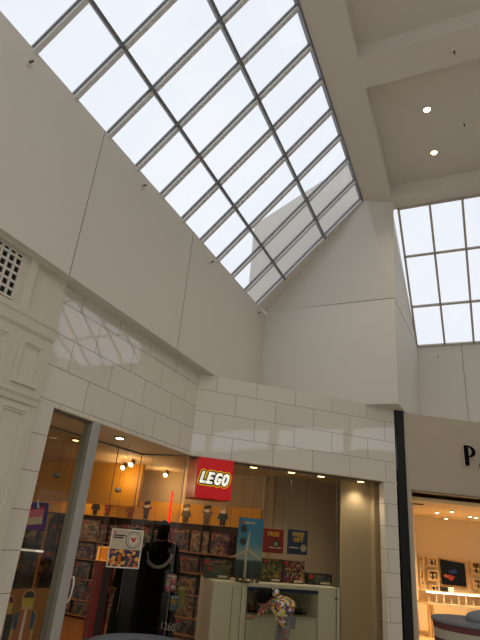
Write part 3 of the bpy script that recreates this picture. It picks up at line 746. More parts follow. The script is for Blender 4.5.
for x in (232, 241): 
    u = CF.at(x, 600)[0]; MB().fbox(CF, u - .004, u + .004, 0, zt1 - .06, 0, .003).build('panel_joint', M_seam, e)
u = CF.at(322, 600)[0]
pd = empty('display_plinth', CF.P((n0 + n1) / 2, 0), 'low white glass fronted plinth under the niche where a child leans', 'plinth')
MB().fbox(CF, n0 + .02, n1 - .01, 0, zn0, -.55, -.02).build('body', mat('plinth_white', '#ccd4c4', .5), pd, bevel=.005)
MB().fbox(CF, n0 + .0, n1, zn0, zn0 + .02, -.58, 0).build('rim', mat('plinth_rim', '#b8b5a0', .4), pd)
# small models inside the niche
for i, (x, c) in enumerate(((258, '#8a3a2a'), (264, '#3a4a3a'), (271, '#a06a3a'), (305, '#2a2a22'), (311, '#6a6040'))):
    u = CF.at(x, 612)[0]; p = CF.P(u, zn0 + .02, -.3); e = empty('small_model', p, 'tiny toy model in the counter niche, %s from the left' % ORD[i], 'toy model', 'tiny models in the counter niche')
    h = random.uniform(.08, .2)
    MB().fbox(CF, u - .04, u + .04, zn0 + .021, zn0 + .05, -.34, -.26).build('base', M_black, e)
    MB().fbox(CF, u - .025, u + .025, zn0 + .05, zn0 + .05 + h * .6, -.33, -.27).build('body', mat('sm' + c[1:], c, .5), e)
    MB().lathe(CF.P(u, zn0 + .05 + h * .6, -.3), [(.022, 0), (.02, .02), (.004, h * .4)], 10).build('top', mat('smt' + c[1:], '#a09070', .5), e)
def set_on_counter(x0, y0, x1, y1, off, m_, lab, h=None, cat='box', name='toy_box', dpt=.16, badge=True):
    fr = Frame(L.P(0, 0, off), 72); u0, u1, z0, z1 = rect(fr, x0, y0, x1, y1); z0 = zt1
    e = empty(name, fr.P((u0 + u1) / 2, z0, -dpt / 2), lab, cat)
    MB().fbox(fr, u0, u1, z0 + .001, z1, -dpt, 0).build('carton', m_, e)
    if badge: MB().fbox(fr, u0 + .02, u0 + .02 + (u1 - u0) * .15, z1 - .02 - (u1 - u0) * .13, z1 - .02, 0, .003).build('red_badge', M_tagr, e)
    MB().fbox(fr, u0 + (u1 - u0) * .5, u0 + (u1 - u0) * .92, z0 + .02, z0 + .05, 0, .003).build('title_strip', M_wp, e)
    return fr, e, (u0, u1, z0, z1)
set_on_counter(263, 558, 281, 586, -.62, art_mat('big_a', ['#14161a', '#3a4a34', '#6a4a2a', '#20242a', '#8a7a30'], 30, 5), 'tall dark green black toy box on the white counter under the red poster')
set_on_counter(284, 560, 304, 588, -.62, art_mat('big_b', ['#1c1a2a', '#7a2a2a', '#2a3a5a', '#a07a50', '#241a20'], 32, 6), 'tall dark violet toy box on the white counter under the blue FREE GIFT poster')
set_on_counter(309, 573, 332, 591, -.62, art_mat('big_c', ['#15181a', '#2a3434', '#5a5a50', '#101214', '#3c4a46'], 26, 7), 'low black toy box at the right end of the white counter')
set_on_counter(207, 565, 229, 583, -.62, art_mat('big_d', ['#2f3c30', '#4a5444', '#27302c', '#6a6048', '#384838'], 5, 8), 'wide grey green toy box on the white counter left of the windmill')
# hanging posters in the window
def hang_poster(x0, y0, x1, y1, off, m_, lab):
    fr = Frame(L.P(0, 0, off), 72); a = [fr.at(x0, y0), fr.at(x1, y0), fr.at(x1, y1), fr.at(x0, y1)]
    u0 = (a[0][0] + a[3][0]) / 2; u1 = (a[1][0] + a[2][0]) / 2; z1 = (a[0][1] + a[1][1]) / 2; z0 = (a[2][1] + a[3][1]) / 2
    e = empty('window_poster', fr.P((u0 + u1) / 2, z0), lab, 'poster')
    MB().fbox(fr, u0, u1, z0, z1, -.008, 0).build('board', m_, e)
    m = MB(); [m.tube([fr.P(q, z1, -.004), fr.P(q, HD, -.004)], .0015, 5) for q in (u0 + .03, u1 - .03)]; m.build('hanging_wire', M_trimD, e)
    return fr, e, (u0, u1, z0, z1)
fr, e, (u0, u1, z0, z1) = hang_poster(263, 529, 283.5, 553, -.3, mat('poster_red', '#8a1612', .5), 'red hanging poster reading FREE beside the blue ones')
w = u1 - u0; h = z1 - z0; M_txt = mat('poster_yellow_text', '#dcae3c', .5)
text_part('FREE', 'lettering', M_txt, e, fr, u0 + w * .22, u0 + w * .78, z0 + h * .70, z0 + h * .88, .001, .003, .03)
m = MB().lathe(V((0, 0, 0)), [(1, 0), (1, .0)], 4)
m = MB(); q = [(u0 + w * .62 + math.cos(t * .39) * .16 * w, z0 + h * .38 + math.sin(t * .39) * .16 * w) for t in range(16)]; m.prism([fr.P(a, b, .0) for a, b in q], fr.n * .004).build('dark_picture', mat('pp_dark', '#1e2a1e', .5), e)
m = MB(); q = [(u0 + w * .62 + math.cos(t * .39) * .09 * w, z0 + h * .38 + math.sin(t * .39) * .09 * w) for t in range(16)]; m.prism([fr.P(a, b, .004) for a, b in q], fr.n * .003).build('pale_picture', mat('pp_pale', '#8aa08a', .5), e)
MB().fbox(fr, u0 + w * .3, u0 + w * .9, z0 + h * .2, z0 + h * .25, 0, .003).build('text_line', M_wp, e)
fr, e, (u0, u1, z0, z1) = hang_poster(287.5, 530, 307.5, 554.5, -.3, mat('poster_navy', '#12305c', .5), 'navy blue hanging poster reading FREE GIFT')
w = u1 - u0; h = z1 - z0
text_part('FREE', 'lettering', M_txt, e, fr, u0 + w * .24, u0 + w * .82, z0 + h * .72, z0 + h * .90, .001, .003, .03)
text_part('GIFT', 'lettering', M_txt, e, fr, u0 + w * .28, u0 + w * .78, z0 + h * .50, z0 + h * .68, .001, .003, .03)
m = MB(); q = [(u0 + w * .80 + math.cos(t * .39) * .15 * w, z0 + h * .27 + math.sin(t * .39) * .15 * w) for t in range(16)]; m.prism([fr.P(a, b, .0) for a, b in q], fr.n * .004).build('pale_picture', mat('pp_pale2', '#b0a48e', .5), e)
MB().fbox(fr, u0 + w * .08, u0 + w * .55, z0 + h * .24, z0 + h * .29, 0, .003).build('text_line', M_wp, e)
# tall blue poster and windmill model
Mb = bpy.data.materials.new('windmill_poster'); Mb.use_nodes = True; nt = Mb.node_tree; b_ = nt.nodes['Principled BSDF']
tc = nt.nodes.new('ShaderNodeTexCoord'); sx = nt.nodes.new('ShaderNodeSeparateXYZ'); rp = nt.nodes.new('ShaderNodeValToRGB')
nt.links.new(tc.outputs['Generated'], sx.inputs[0]); nt.links.new(sx.outputs['Z'], rp.inputs[0]); nt.links.new(rp.outputs[0], b_.inputs['Base Color'])
el = rp.color_ramp.elements; el[0].position = 0; el[0].color = lin('#20302c'); el[1].position = 1; el[1].color = lin('#1d6296')
x_ = el.new(.28); x_.color = lin('#2b4a50'); x_ = el.new(.32); x_.color = lin('#9ab0b8'); x_ = el.new(.6); x_.color = lin('#3a86ac')
b_.inputs['Roughness'].default_value = .5
fr, e, (u0, u1, z0, z1) = hang_poster(237, 518, 262, 579, -.45, Mb, 'tall blue sky poster with a wind turbine hung behind the display window')
w = u1 - u0; h = z1 - z0
MB().fbox(fr, u0 + w * .10, u0 + w * .2, z1 - h * .10, z1 - h * .06, 0, .004).build('red_badge', M_tagr, e)
text_part('CREATOR', 'lettering', M_wp, e, fr, u0 + w * .22, u0 + w * .66, z1 - h * .10, z1 - h * .065, .001, .003, .02)
for zz in (.19, .40):
    m = MB(); q = [(u0 + w * .22 + math.cos(t * .39) * .13 * w, z1 - h * zz + math.sin(t * .39) * .13 * w) for t in range(16)]; m.prism([fr.P(a, b, .0) for a, b in q], fr.n * .004).build('round_inset', mat('inset_dark', '#24323a', .5), e)
wf = Frame(L.P(0, 0, -.36), 72)
hub = wf.pt(246.5, 549.5); ft = wf.pt(244.5, 580); ft = V((hub.x, hub.y, zt1)); 
e = empty('wind_turbine_model', ft, 'white toy wind turbine model with three blades on the display counter', 'toy model')
MB().tube([ft + Z * .02, hub - Z * .01], .02, 12, rs=[.026, .014]).build('tower', mat('turbine_white', '#bdb8a8', .5), e, True)
MB().lathe(ft, [(.10, 0), (.10, .015), (.05, .02)], 20).build('base', mat('turbine_base', '#3c4a34', .5), e)
MB().ball(hub + wf.n * .02, .025, .03, .025).build('hub', mat('turbine_white', '#bdb8a8', .5), e, True)
for (x, y) in ((250, 532), (262, 561), (231, 557)):
    p = wf.pt(x, y, .03); q = hub + wf.n * .03; d = (p - q); s_ = d.cross(wf.n).normalized()
    MB().prism([q - s_ * .008, q + d * .2 - s_ * .03, p - s_ * .008, p + s_ * .008, q + s_ * .014], wf.n * .008).build('blade', mat('turbine_white', '#bdb8a8', .5), e)
for i, (x, c) in enumerate(((237, '#6a5a3a'), (252, '#7a7468'), (257, '#4a5a4a'), (243, '#a08a5a'))):
    fr = Frame(L.P(0, 0, -.34 - .0), 72); u = fr.at(x, 580)[0] 
    p = fr.P(u, zt1, 0); e = empty('miniature_house', p, 'tiny model building at the foot of the toy wind turbine, ' + ('leftmost', 'third from left', 'rightmost', 'second from left')[i], 'toy model', 'tiny buildings around the turbine model')
    if i == 3: p += fr.n * .0
    MB().fbox(fr, u - .022, u + .022, zt1 + .001, zt1 + .04, -.02, .02).build('walls', mat('mh' + c[1:], c, .6), e)
    MB().prism([fr.P(u - .026, zt1 + .04, .024), fr.P(u + .026, zt1 + .04, .024), fr.P(u, zt1 + .065, .024)], fr.n * -.048).build('roof', mat('mhr', '#6a3a2a', .6), e)
# ------------------------------------------------------------------ people (skin modifier bodies)
def skinned(name, verts, edges, m_, parent, root=0, sub=2):
    wp = V((0, 0, 0)); p = parent
    while p is not None: wp += p.location; p = p.parent
    me = bpy.data.meshes.new(name); me.from_pydata([tuple(V(v[0]) - wp) for v in verts], edges, []); me.materials.append(m_)
    ob = bpy.data.objects.new(name, me); COL.objects.link(ob); ob.parent = parent
    sk = ob.modifiers.new('Skin', 'SKIN'); sk.use_smooth_shade = True
    me.skin_vertices.new() if not me.skin_vertices else None
    for i, v in enumerate(verts):
        r = v[1] if isinstance(v[1], tuple) else (v[1], v[1]); me.skin_vertices[0].data[i].radius = r
        me.skin_vertices[0].data[i].use_root = (i == root)
    sb = ob.modifiers.new('Sub', 'SUBSURF'); sb.levels = sub; sb.render_levels = sub
    return ob
def hand(parent, wrist, d, side, m_, curl=.5):
    d = V(d).normalized(); side = V(side).normalized(); nrm = d.cross(side).normalized()
    vs = [(wrist, .022), (V(wrist) + d * .045, (.034, .020)), (V(wrist) + d * .085, (.036, .016))]; es = [(0, 1), (1, 2)]
    for i, (o, ln) in enumerate(((-.028, .062), (-.010, .074), (.009, .070), (.027, .055))):
        b = V(wrist) + d * .088 + side * o; k = len(vs)
        d2 = (d + nrm * curl).normalized(); d3 = (d * .6 + nrm * (curl + .5)).normalized()
        vs += [(b, .010), (b + d2 * ln * .5, .009), (b + d2 * ln * .5 + d3 * ln * .5, .007)]; es += [(2, k), (k, k + 1), (k + 1, k + 2)]
    k = len(vs); b = V(wrist) + d * .03 - side * .035
    vs += [(b, .012), (b + d * .035 - side * .02, .010), (b + d * .065 - side * .022 + nrm * .01, .008)]; es += [(1, k), (k, k + 1), (k + 1, k + 2)]
    return skinned('hand', vs, es, m_, parent, 1, 1)
M_skin = mat('skin', '#7a4f38', .6, noise=.05); M_hair = mat('hair_black', '#080605', .9, spec=.15, noise=.2, scale=60, bump=.4)
M_coat = mat('black_coat', '#070707', .95, spec=.1, noise=.05, scale=20); M_grey = mat('grey_trim', '#8c8c8e', .8, noise=.2, scale=60)
# adult seen from behind
def adult(x, y, Y, coat, pants, hair, lab, ht, detail=True, turn=0, wd=1.0):
    top = yat(x, y, Y); bx, by = top.x, top.y; e = empty('person', V((bx, by, 0)), lab, 'person')
    f_ = V((math.sin(turn), math.cos(turn), 0)); s_ = V((f_.y, -f_.x, 0)); k = ht / 1.8
    def P(a, b, c): return V((bx, by, 0)) + s_ * a * k * wd + f_ * b * k + Z * c * k
    vs = [(P(0, 0, .95), (.17, .13)), (P(0, .0, 1.15), (.165, .125)), (P(0, 0, 1.36), (.19, .12)), (P(0, 0, 1.48), (.10, .08)), (P(0, .01, 1.56), .06)]
    es = [(0, 1), (1, 2), (2, 3), (3, 4)]
    for q in (-1, 1):
        n = len(vs); vs += [(P(q * .19, 0, 1.42), .075), (P(q * .25, -.01, 1.14), .062), (P(q * .25, .10, .92), .048)]; es += [(2, n), (n, n + 1), (n + 1, n + 2)]
        n = len(vs); vs += [(P(q * .10, 0, .86), .115), (P(q * .11, 0, .5), .085), (P(q * .11, -.02, .10), .062), (P(q * .12, .12, .05), .045)]; es += [(0, n), (n, n + 1), (n + 1, n + 2), (n + 2, n + 3)]
    skinned('body', vs, es, coat, e, 0)
    m = MB().ball(P(0, .01, 1.665), .082 * k, .1 * k, .125 * k, 20, 14, (s_, f_, Z)); m.ball(P(0, .115 * k, 1.655), .013, .02, .02, 8, 6, (s_, f_, Z))
    for q in (-1, 1): m.ball(P(q * .083, .0, 1.66), .012, .02, .03, 8, 6, (s_, f_, Z))
    hd = m.build('head', M_skin, e, True)
    for q in (-1, 1): MB().ball(P(q * .032, .103, 1.68), .012, .008, .008, 8, 6).build('eye', M_wp, hd, True)
    MB().ball(P(0, .104, 1.61), .025, .008, .008, 8, 6, (s_, f_, Z)).build('mouth', M_tagr, hd, True)
    hm = MB().ball(P(0, -.02, 1.69), .098 * k, .108 * k, .125 * k, 20, 14, (s_, f_, Z)); hm.ball(P(0, -.06, 1.56), .095 * k, .06 * k, .15 * k, 18, 12, (s_, f_, Z)); hm.build('hair', hair, e, True)
    m = MB()   # long coat skirt
    i0 = 0; prof = [(1.18, .2, .15), (.95, .24, .18), (.6, .27, .2), (.14, .30, .22)]; kk = 24
    for z_, a, b in prof:
        for t in range(kk):
            an = 2 * math.pi * t / kk; rr = 1 + .03 * math.sin(an * 5); m.v.append(P(math.cos(an) * a * rr, math.sin(an) * b * rr, z_))
    for j in range(len(prof) - 1):
        for t in range(kk): m.f.append([j * kk + t, j * kk + (t + 1) % kk, (j + 1) * kk + (t + 1) % kk, (j + 1) * kk + t])
    if detail: m.build('coat_skirt', coat, e, True)
    for q in (-1, 1):
        m = MB().ball(P(q * .12, .06, .045), .05 * k, .14 * k, .045 * k, 14, 8, (s_, f_, Z)); m.build('shoe', M_black, e, True)
        hand(e, P(q * .25, .11, .91), f_ + Z * -.6, s_ * -q, M_skin)
    return e, P, s_, f_
e, P, s_, f_ = adult(165, 521, 8.75, M_coat, M_coat, M_hair, 'person in a long black coat with a grey edged hood seen from behind', 1.80, turn=.05, wd=1.16)
# hood lying on the back, with grey edging, and the straps
m = MB().ball(P(0, -.13, 1.30), .17, .06, .14, 20, 12, (s_, f_, Z)); m.build('hood', M_coat, e, True)
MB().tube([P(.17 * math.cos(t), -.185 + .03 * abs(math.cos(t)), 1.34 - .20 * math.sin(t)) for t in [i * math.pi / 12 for i in range(13)]], .026, 10).build('hood_trim', M_grey, e, True)
MB().tube([P(-.06, -.14, 1.52), P(0, -.15, 1.51), P(.06, -.14, 1.52)], .012, 8).build('collar_label', mat('label_red', '#5a2420', .6), e, True)
# items hanging at the side
def pouch(x, y, w, h, m_, lab, Y=8.45, tie=True, name='hanging_pouch'):
    fr = vframe(x, y, Y, 80); u, z = fr.at(x, y); e = empty(name, fr.P(u, z - h / 2), lab, 'bag')
    MB().fbox(fr, u - w / 2, u + w / 2, z - h / 2, z + h / 2, -.03, .03).build('body', m_, e, bevel=.02)
    m = MB(); m.tube([fr.P(u - w * .25, z + h / 2, 0), fr.P(u - w * .15, z + h / 2 + .06, 0), fr.P(u + w * .15, z + h / 2 + .06, 0), fr.P(u + w * .25, z + h / 2, 0)], .006, 6).build('handle', M_black, e)
    MB().fbox(fr, u - w / 2 + .01, u + w / 2 - .01, z + h * .35, z + h * .42, .03, .034).build('zip', M_wp, e)
pouch(171, 583, .15, .24, art_mat('pouch_pink', ['#b8486a', '#b0a8a0', '#7a3a4a', '#a8a090', '#c86a80'], 22, 2), 'pink and white patterned pouch hanging at the side of the black coat')
pouch(174, 603, .12, .2, art_mat('pouch_blue', ['#1f5a7a', '#8a7a20', '#24506a', '#1c6a8a'], 18, 4), 'blue pouch with yellow hanging below the pink pouch', 8.43)
pouch(181, 597, .12, .30, mat('pouch_lime', '#7a7a1c', .6), 'lime green bag hanging at the right side of the black coat', 8.6)
M_olive = mat('olive_coat', '#12120b', .95, spec=.1, noise=.05, scale=20)
e, P, s_, f_ = adult(136, 537, 8.35, M_olive, M_olive, M_hair, 'person in a dark olive coat standing behind the framed poster', 1.66, True, -.5, .8)
# child leaning over the plinth
def child():
    fr = Frame(L.P(0, 0, .38), 72)
    def P(x, y, o=0): return fr.pt(x, y, o)
    hip = P(292, 613); hip.z = max(hip.z, .6)
    e = empty('child', V((hip.x, hip.y, 0)), 'child in a colourful patterned hooded jacket bending over the low white plinth', 'child')
    M_j = art_mat('patterned_jacket', ['#b8a840', '#8f2c34', '#b8b4a0', '#2a3a6a', '#a86a2a', '#3a5a3a', '#c9c0a0'], 30, 1, .7)
    dv = fr.d; nv = fr.n
    sh_ = P(272, 601); md = P(284, 606)
    vs = [(hip, (.175, .155)), (md, (.175, .16)), (sh_, (.115, .11)), (P(267, 600), .07)]
    es = [(0, 1), (1, 2), (2, 3)]
    for q in (-1, 1):
        n = len(vs); vs += [(sh_ + nv * q * .11 + Z * -.03, .06), (P(276, 618) + nv * q * .12, .052), (P(282, 625 if q > 0 else 618) + nv * q * .12 , .045)]
        if q < 0: vs[n + 1] = (P(268, 612) + nv * -.14, .05); vs[n + 2] = (P(262, 617) + nv * -.16, .042)
        es += [(2, n), (n, n + 1), (n + 1, n + 2)]
    skinned('jacket', vs, es, M_j, e, 0)
    # trousers
    M_t = mat('grey_trousers', '#6b6a66', .8)
    vs = [(hip - dv * .07 + Z * -.04, (.11, .10))]; es = []
    for q in (-1, 1):
        n = len(vs); a = hip + nv * q * .075; k_ = V((a.x, a.y, .38)) - dv * .16; g_ = V((a.x, a.y, .09)) - dv * .19
        vs += [(a + Z * -.10 - dv * .10, .08), (k_, .06), (g_, .05)]; es += [(0, n), (n, n + 1), (n + 1, n + 2)]
        MB().ball(V((a.x, a.y, .045)) - dv * .23, .11, .045, .045, 14, 8, (dv, nv, Z)).build('shoe', M_black, e, True)
    skinned('trousers', vs, es, M_t, e, 0)
    hc = P(266, 598)
    hd = MB().ball(hc + Z * -.02 - dv * .02, .095, .085, .105, 20, 14, (dv, nv, Z)); hd.ball(hc - dv * .115 + Z * -.04, .014, .012, .014, 8, 6)
    hd.ball(hc + nv * .085 + Z * -.02, .018, .01, .026, 8, 6); hd = hd.build('head', M_skin, e, True)
    for q in (-1, 1): MB().ball(hc - dv * .105 + nv * q * .03 + Z * -.01, .008, .008, .008, 8, 6).build('eye', M_wp, hd, True)
    MB().ball(hc - dv * .10 + Z * -.075, .008, .02, .006, 8, 6).build('mouth', M_tagr, hd, True)
    h = MB().ball(hc + Z * .02 - dv * .045, .105, .115, .105, 20, 14, (dv, nv, Z)); h.ball(hc + Z * .06 + dv * .06, .06, .06, .055); h.ball(hc + Z * .05 - dv * .05, .06, .06, .05); h.build('hair', M_hair, e, True)
    # hood roll
    MB().tube([P(271, 594, -.09), P(274, 592, -.04), P(276, 592, .04), P(275, 595, .10)], .05, 12, rs=[.035, .05, .05, .035]).build('hood', M_j, e, True)
    hand(e, P(282, 627) + nv * .12, V((0, 0, -1)), dv, M_skin)
    hand(e, P(260, 618) - nv * .16, -dv + Z * -.4, nv, M_skin)
child()
# ------------------------------------------------------------------ lettering on the jewellery shop
M_lb = mat('sign_letter_black', '#0b0b0c', .9, spec=.1); M_lw = mat('letter_return_white', '#d4d0c2', .5)
def letter_P(par):
    w = .017
    u, z0 = J.at(466.3, 465.5, .04); z1 = J.at(463.5, 445, .04)[1]; h = z1 - z0; um = J.at(464.2, 455, .04)[0]
    out = [(0, 0), (.17, 0), (.17, .42), (.30, .42)]
    arc = [(.30 + .27 * math.sin(t), .71 - .29 * math.cos(t)) for t in [i * math.pi / 14 for i in range(15)]]
    outer = [(0, 0), (.17, 0), (.17, .42)] + arc + [(0, 1.0)]
    inner = [(.17, .50), (.28, .50)] + [(.28 + .14 * math.sin(t), .71 - .21 * math.cos(t)) for t in [i * math.pi / 10 for i in range(1, 10)]] + [(.28, .92), (.17, .92)]
    # build as strips: stem + bowl ring
    for nm, m_, o, t, g in (('letter_return', M_lw, .012, .028, .018), ('letter_face', M_lb, .04, .006, 0)):
        m = MB()
        m.prism([J.P(um + a * h, z0 + b * h, o) for a, b in ((-g, -g), (.25 + g, -g), (.25 + g, 1 + g), (-g, 1 + g))], J.n * t)
        n = 16; ring = []
        for i in range(n + 1):
            an = math.pi * i / n; so, co = math.sin(an), math.cos(an)
            wo = .42 + g; ho = .30 + g; wi = .19 - g; hi = .21 - g
            ring.append(((.22 + wo * so, .705 + ho * co), (.22 + wi * so, .705 + hi * co)))
        ring = [((.1, .705 + .30 + g), (.1, .705 + .215 - g))] + ring + [((.1, .705 - .30 - g), (.1, .705 - .215 + g))]
        for (a, b), (c, d) in zip(ring[:-1], ring[1:]):
            m.prism([J.P(um + q[0] * h, z0 + q[1] * h, o) for q in (a, c, d, b)], J.n * t)
        m.build(nm, m_, par)
    return um, z0, h
ls = empty('sign_letter', J.pt(467, 466, .0), 'large black capital P with pale edges on the taupe shopfront', 'sign letter')
um, z0, h = letter_P(ls)
la = empty('sign_letter', J.P(um + .68 * h + .1, z0), 'black capital A right after the P, cut by the picture edge', 'sign letter')
ax = um + .74 * h
for nm, m_, o, t, g in (('letter_return', M_lw, .012, .028, .02), ('letter_face', M_lb, .04, .006, 0)):
    m = MB()
    for (a, b, w_) in (((0, 0), (.38, 1), .07), ((.38, 1), (.82, 0), .14)):
        m.prism([J.P(ax + q[0] * h, z0 + q[1] * h, o) for q in ((a[0] - g, a[1] - g), (a[0] + w_ + g, a[1] - g), (b[0] + w_ + g, b[1] + g), (b[0] - g, b[1] + g))], J.n * t)
    m.prism([J.P(ax + q[0] * h, z0 + q[1] * h, o) for q in ((.2, .3 - g), (.72, .3 - g), (.72, .38 + g), (.2, .38 + g))], J.n * t); m.build(nm, m_, la)
# ------------------------------------------------------------------ jewellery shop interior
M_warm = mat('warm_plaster', '#ecd3a6', .7, noise=.02); M_wood = mat('honey_wood', '#d9b27a', .5, noise=.06)
JB = Frame(J.P(0, 0, -4.6), 82)
struct(MB().fbox(JB, -1.2, 6, 0, 3.2, -.1, 0).build('wall_jewellery_back', M_warm))
zcJ = JB.at(445, 519)[1]

struct(MB().prism([J.P(j0 - .3, zcJ, -.4), J.P(6, zcJ, -.4), JB.P(6, zcJ), JB.P(-1.2, zcJ)], Z * .06).build('ceiling_jewellery_inner', M_warm))
struct(MB().prism([J.P(j0 - .3, JH + .06, -.02), J.P(6, JH + .06, -.02), JB.P(6, JH + .06), JB.P(-1.2, JH + .06)], Z * .06).build('ceiling_jewellery', M_warm))
struct(MB().prism([J.P(j0 - .3, .0, -.02), J.P(6, .0, -.02), JB.P(6, .0), JB.P(-1.2, .0)], Z * .006).build('floor_jewellery', M_wood))
sp_ = J.P(j0 - .32, 0, -.1); ep_ = JB.P(JB.at(418, 560)[0], 0)
struct(MB().prism([sp_, ep_, ep_ + Z * 3, sp_ + Z * 3], (ep_ - sp_).cross(Z).normalized() * -.08).build('wall_jewellery_side', M_warm))
# track and dropped ceiling edge
pL = zcJ - .004
wlj = (1, .78, .48)
for i, (x, y) in enumerate(((437, 512), (452, 511), (470, 516), (446, 518), (476, 517))):
    p = zat(x, y, pL); q = (p - J.p).dot(J.n)
    p = V((p.x, p.y, pL)) if q > -4.5 else J.P((p - J.p).dot(J.d), pL, -4.2)
    downlight(p, .05, M_trim, mat('jewel_glow', '#fff2d8', .4, emis='#ffe8c0', es=10), 120 if i % 2 == 0 else 0, 'small bright downlight in the jewellery shop ceiling, %s' % ['above the black screen left part', 'above the black screen right part', 'at the picture edge, front', 'smaller one behind above the screen', 'at the picture edge, rear'][i], col=wlj)
MB().bar(J.P(.3, zcJ - .02, -.9), J.P(.95, zcJ - .02, -.9), .02, .02).build('ceiling_track', M_trimD); tag(bpy.data.objects['ceiling_track'], 'thin dark lighting track on the jewellery shop ceiling', 'light track')
# screen
e = empty('wall_screen', JB.pt(452, 584), 'square black screen with a faint colourful picture on the warm wall', 'screen')
px = [(439.5, 559), (463.5, 563.5), (465.5, 586.5), (441.5, 584)]
MB().prism(px_poly(JB, px, .05), JB.n * .05).build('panel', mat('screen_black', '#0b0a10', .2), e)
px2 = [(438.3, 557.4), (464.6, 562), (466.8, 588), (440, 585.5)]
MB().prism(px_poly(JB, px2, .0), JB.n * .045).build('surround', M_wood, e)
for nm, pts, c in (('red_shape', [(444, 576), (449, 574.5), (455, 577), (452, 581), (447, 578)], '#8a3020'), ('orange_shape', [(443.5, 575), (446, 574), (448, 577), (445, 577.5)], '#a05a20'), ('blue_shape', [(448, 571), (455, 569), (458, 573), (452, 574)], '#26264a')):
    MB().prism(px_poly(JB, pts, .10), JB.n * .003).build(nm, mat(nm, c, .4, emis=c, es=.5), e)
# wall niches
def niche(x0, y0, x1, y1, lab):
    e = empty('wall_niche', JB.pt((x0 + x1) / 2, y1), lab, 'wall shelf', 'wooden display niches on the jewellery shop wall')
    u0, u1, z0, z1 = rect(JB, x0, y0, x1, y1); m = MB(); w = .035
    for q in ((u0, u1, z0, z0 + w), (u0, u1, z1 - w, z1), (u0, u0 + w, z0 + w, z1 - w), (u1 - w, u1, z0 + w, z1 - w)): m.fbox(JB, *q, 0, .14)
    m.build('frame', mat('niche_wood', '#e6c48c', .5), e)
    MB().fbox(JB, u0 + w, u1 - w, z0 + w, z1 - w, .003, .015).build('back_panel', mat('niche_dark', '#8a5c2c', .5), e)
    m = MB(); n = 2
    for i in range(n):
        uc = u0 + (u1 - u0) * (i + .9) / (n + .8)
        d = empty('jewellery_stand', JB.P(uc, z0 + w, .09), 'small white stand, %s one in the %s' % (('left', 'right')[i], lab.replace('wooden wall ', '').replace(' of the black screen', ' of the screen').replace('narrow niche at the far left edge of the jewellery shop wall', 'far left niche').replace('small niche at the', 'niche at the')), 'display stand', 'white jewellery stands in the niches')
        MB().lathe(JB.P(uc, z0 + w + .001, .09), [(.03, 0), (.03, .01), (.012, .02), (.012, .07), (.035, .1), (.02, .13)], 14).build('bust', mat('stand_white', '#efe2c4', .5), d, True)
niche(424.5, 557, 435, 567, 'wooden wall niche at the upper left of the black screen')
niche(425, 569, 436.5, 581, 'wooden wall niche at the middle left of the black screen')
niche(427, 584, 437, 592, 'small wooden wall niche at the lower left of the black screen')
niche(468, 561, 480, 575, 'wooden wall niche at the upper right of the black screen')
niche(470, 578, 482, 590, 'wooden wall niche at the lower right of the black screen')
niche(416, 556, 421, 567, 'narrow niche at the far left edge of the jewellery shop wall, upper')
niche(417, 569, 422, 586, 'narrow niche at the far left edge of the jewellery shop wall, lower')
# lit counter
JC = Frame(J.P(0, 0, -3.2), 82)
u0, u1, z0, z1 = rect(JC, 427, 606, 500, 592)
zc1 = JC.at(445, 592)[1]; zc0 = JC.at(445, 604)[1]; u0 = JC.at(427, 600)[0]; u1 = u0 + 2.6
e = empty('jewellery_counter', JC.P((u0 + u1) / 2, 0), 'long honey wood jewellery counter with a bright light strip', 'counter')
MB().fbox(JC, u0, u1, zc1 - .012, zc1, -.35, 0).build('glass_top', mat('counter_top', '#c9b088', .3), e)
MB().fbox(JC, u0, u0 + 1.5, zc1 - .04, zc1 - .012, -.02, .01).build('light_strip', mat('strip_glow', '#ffffff', .4, emis='#fff0d8', es=4), e)
MB().fbox(JC, u0, u1, zc0 - .04, zc0, -.5, .05).build('worktop', mat('counter_work', '#d9c398', .4), e)
MB().fbox(JC, u0, u1, zc0, zc1 - .04, -.37, -.35).build('back_panel', M_wood, e)
for q in (u0 + .02, u0 + .1, u1 - .1): MB().fbox(JC, q, q + .05, 0, zc0 - .04, -.05, 0).build('leg', M_wood, e)
for i in range(9):
    uc = u0 + .12 + i * .18; hgt = .10 + .06 * (i % 3)
    d = empty('ring_stand', JC.P(uc, zc0, -.12), 'small white ring stand, %s from the left on the lit jewellery counter' % ORD[i], 'display stand', 'white ring stands on the lit counter')
    MB().lathe(JC.P(uc, zc0 + .001, -.12), [(.028, 0), (.026, .012), (.018, hgt * .6), (.008, hgt)], 12).build('cone', mat('stand_white', '#efe2c4', .5), d, True)
    MB().lathe(JC.P(uc, zc0 + .0 + hgt * .55, -.12), [(.024, 0), (.026, .005), (.024, .01)], 12).build('ring', mat('gold', '#c89a50', .3, .8), d, True)
for (x, c, lab) in ((444, '#1c1a1c', 'small dark box standing on the jewellery counter under the screen'), (450, '#e8e4da', 'small white box standing on the jewellery counter under the screen')):
    fr = Frame(J.P(0, 0, -3.35), 82); uc = fr.at(x, 590)[0]; d = empty('gift_box', fr.P(uc, zc1), lab, 'box')
    MB().fbox(fr, uc - .07, uc + .07, zc1 + .001, zc1 + .07, -.05, .05).build('base', mat('gb' + c[1:], c, .5), d); MB().fbox(fr, uc - .075, uc + .075, zc1 + .07, zc1 + .09, -.054, .054).build('lid', mat('gb' + c[1:], c, .5), d)
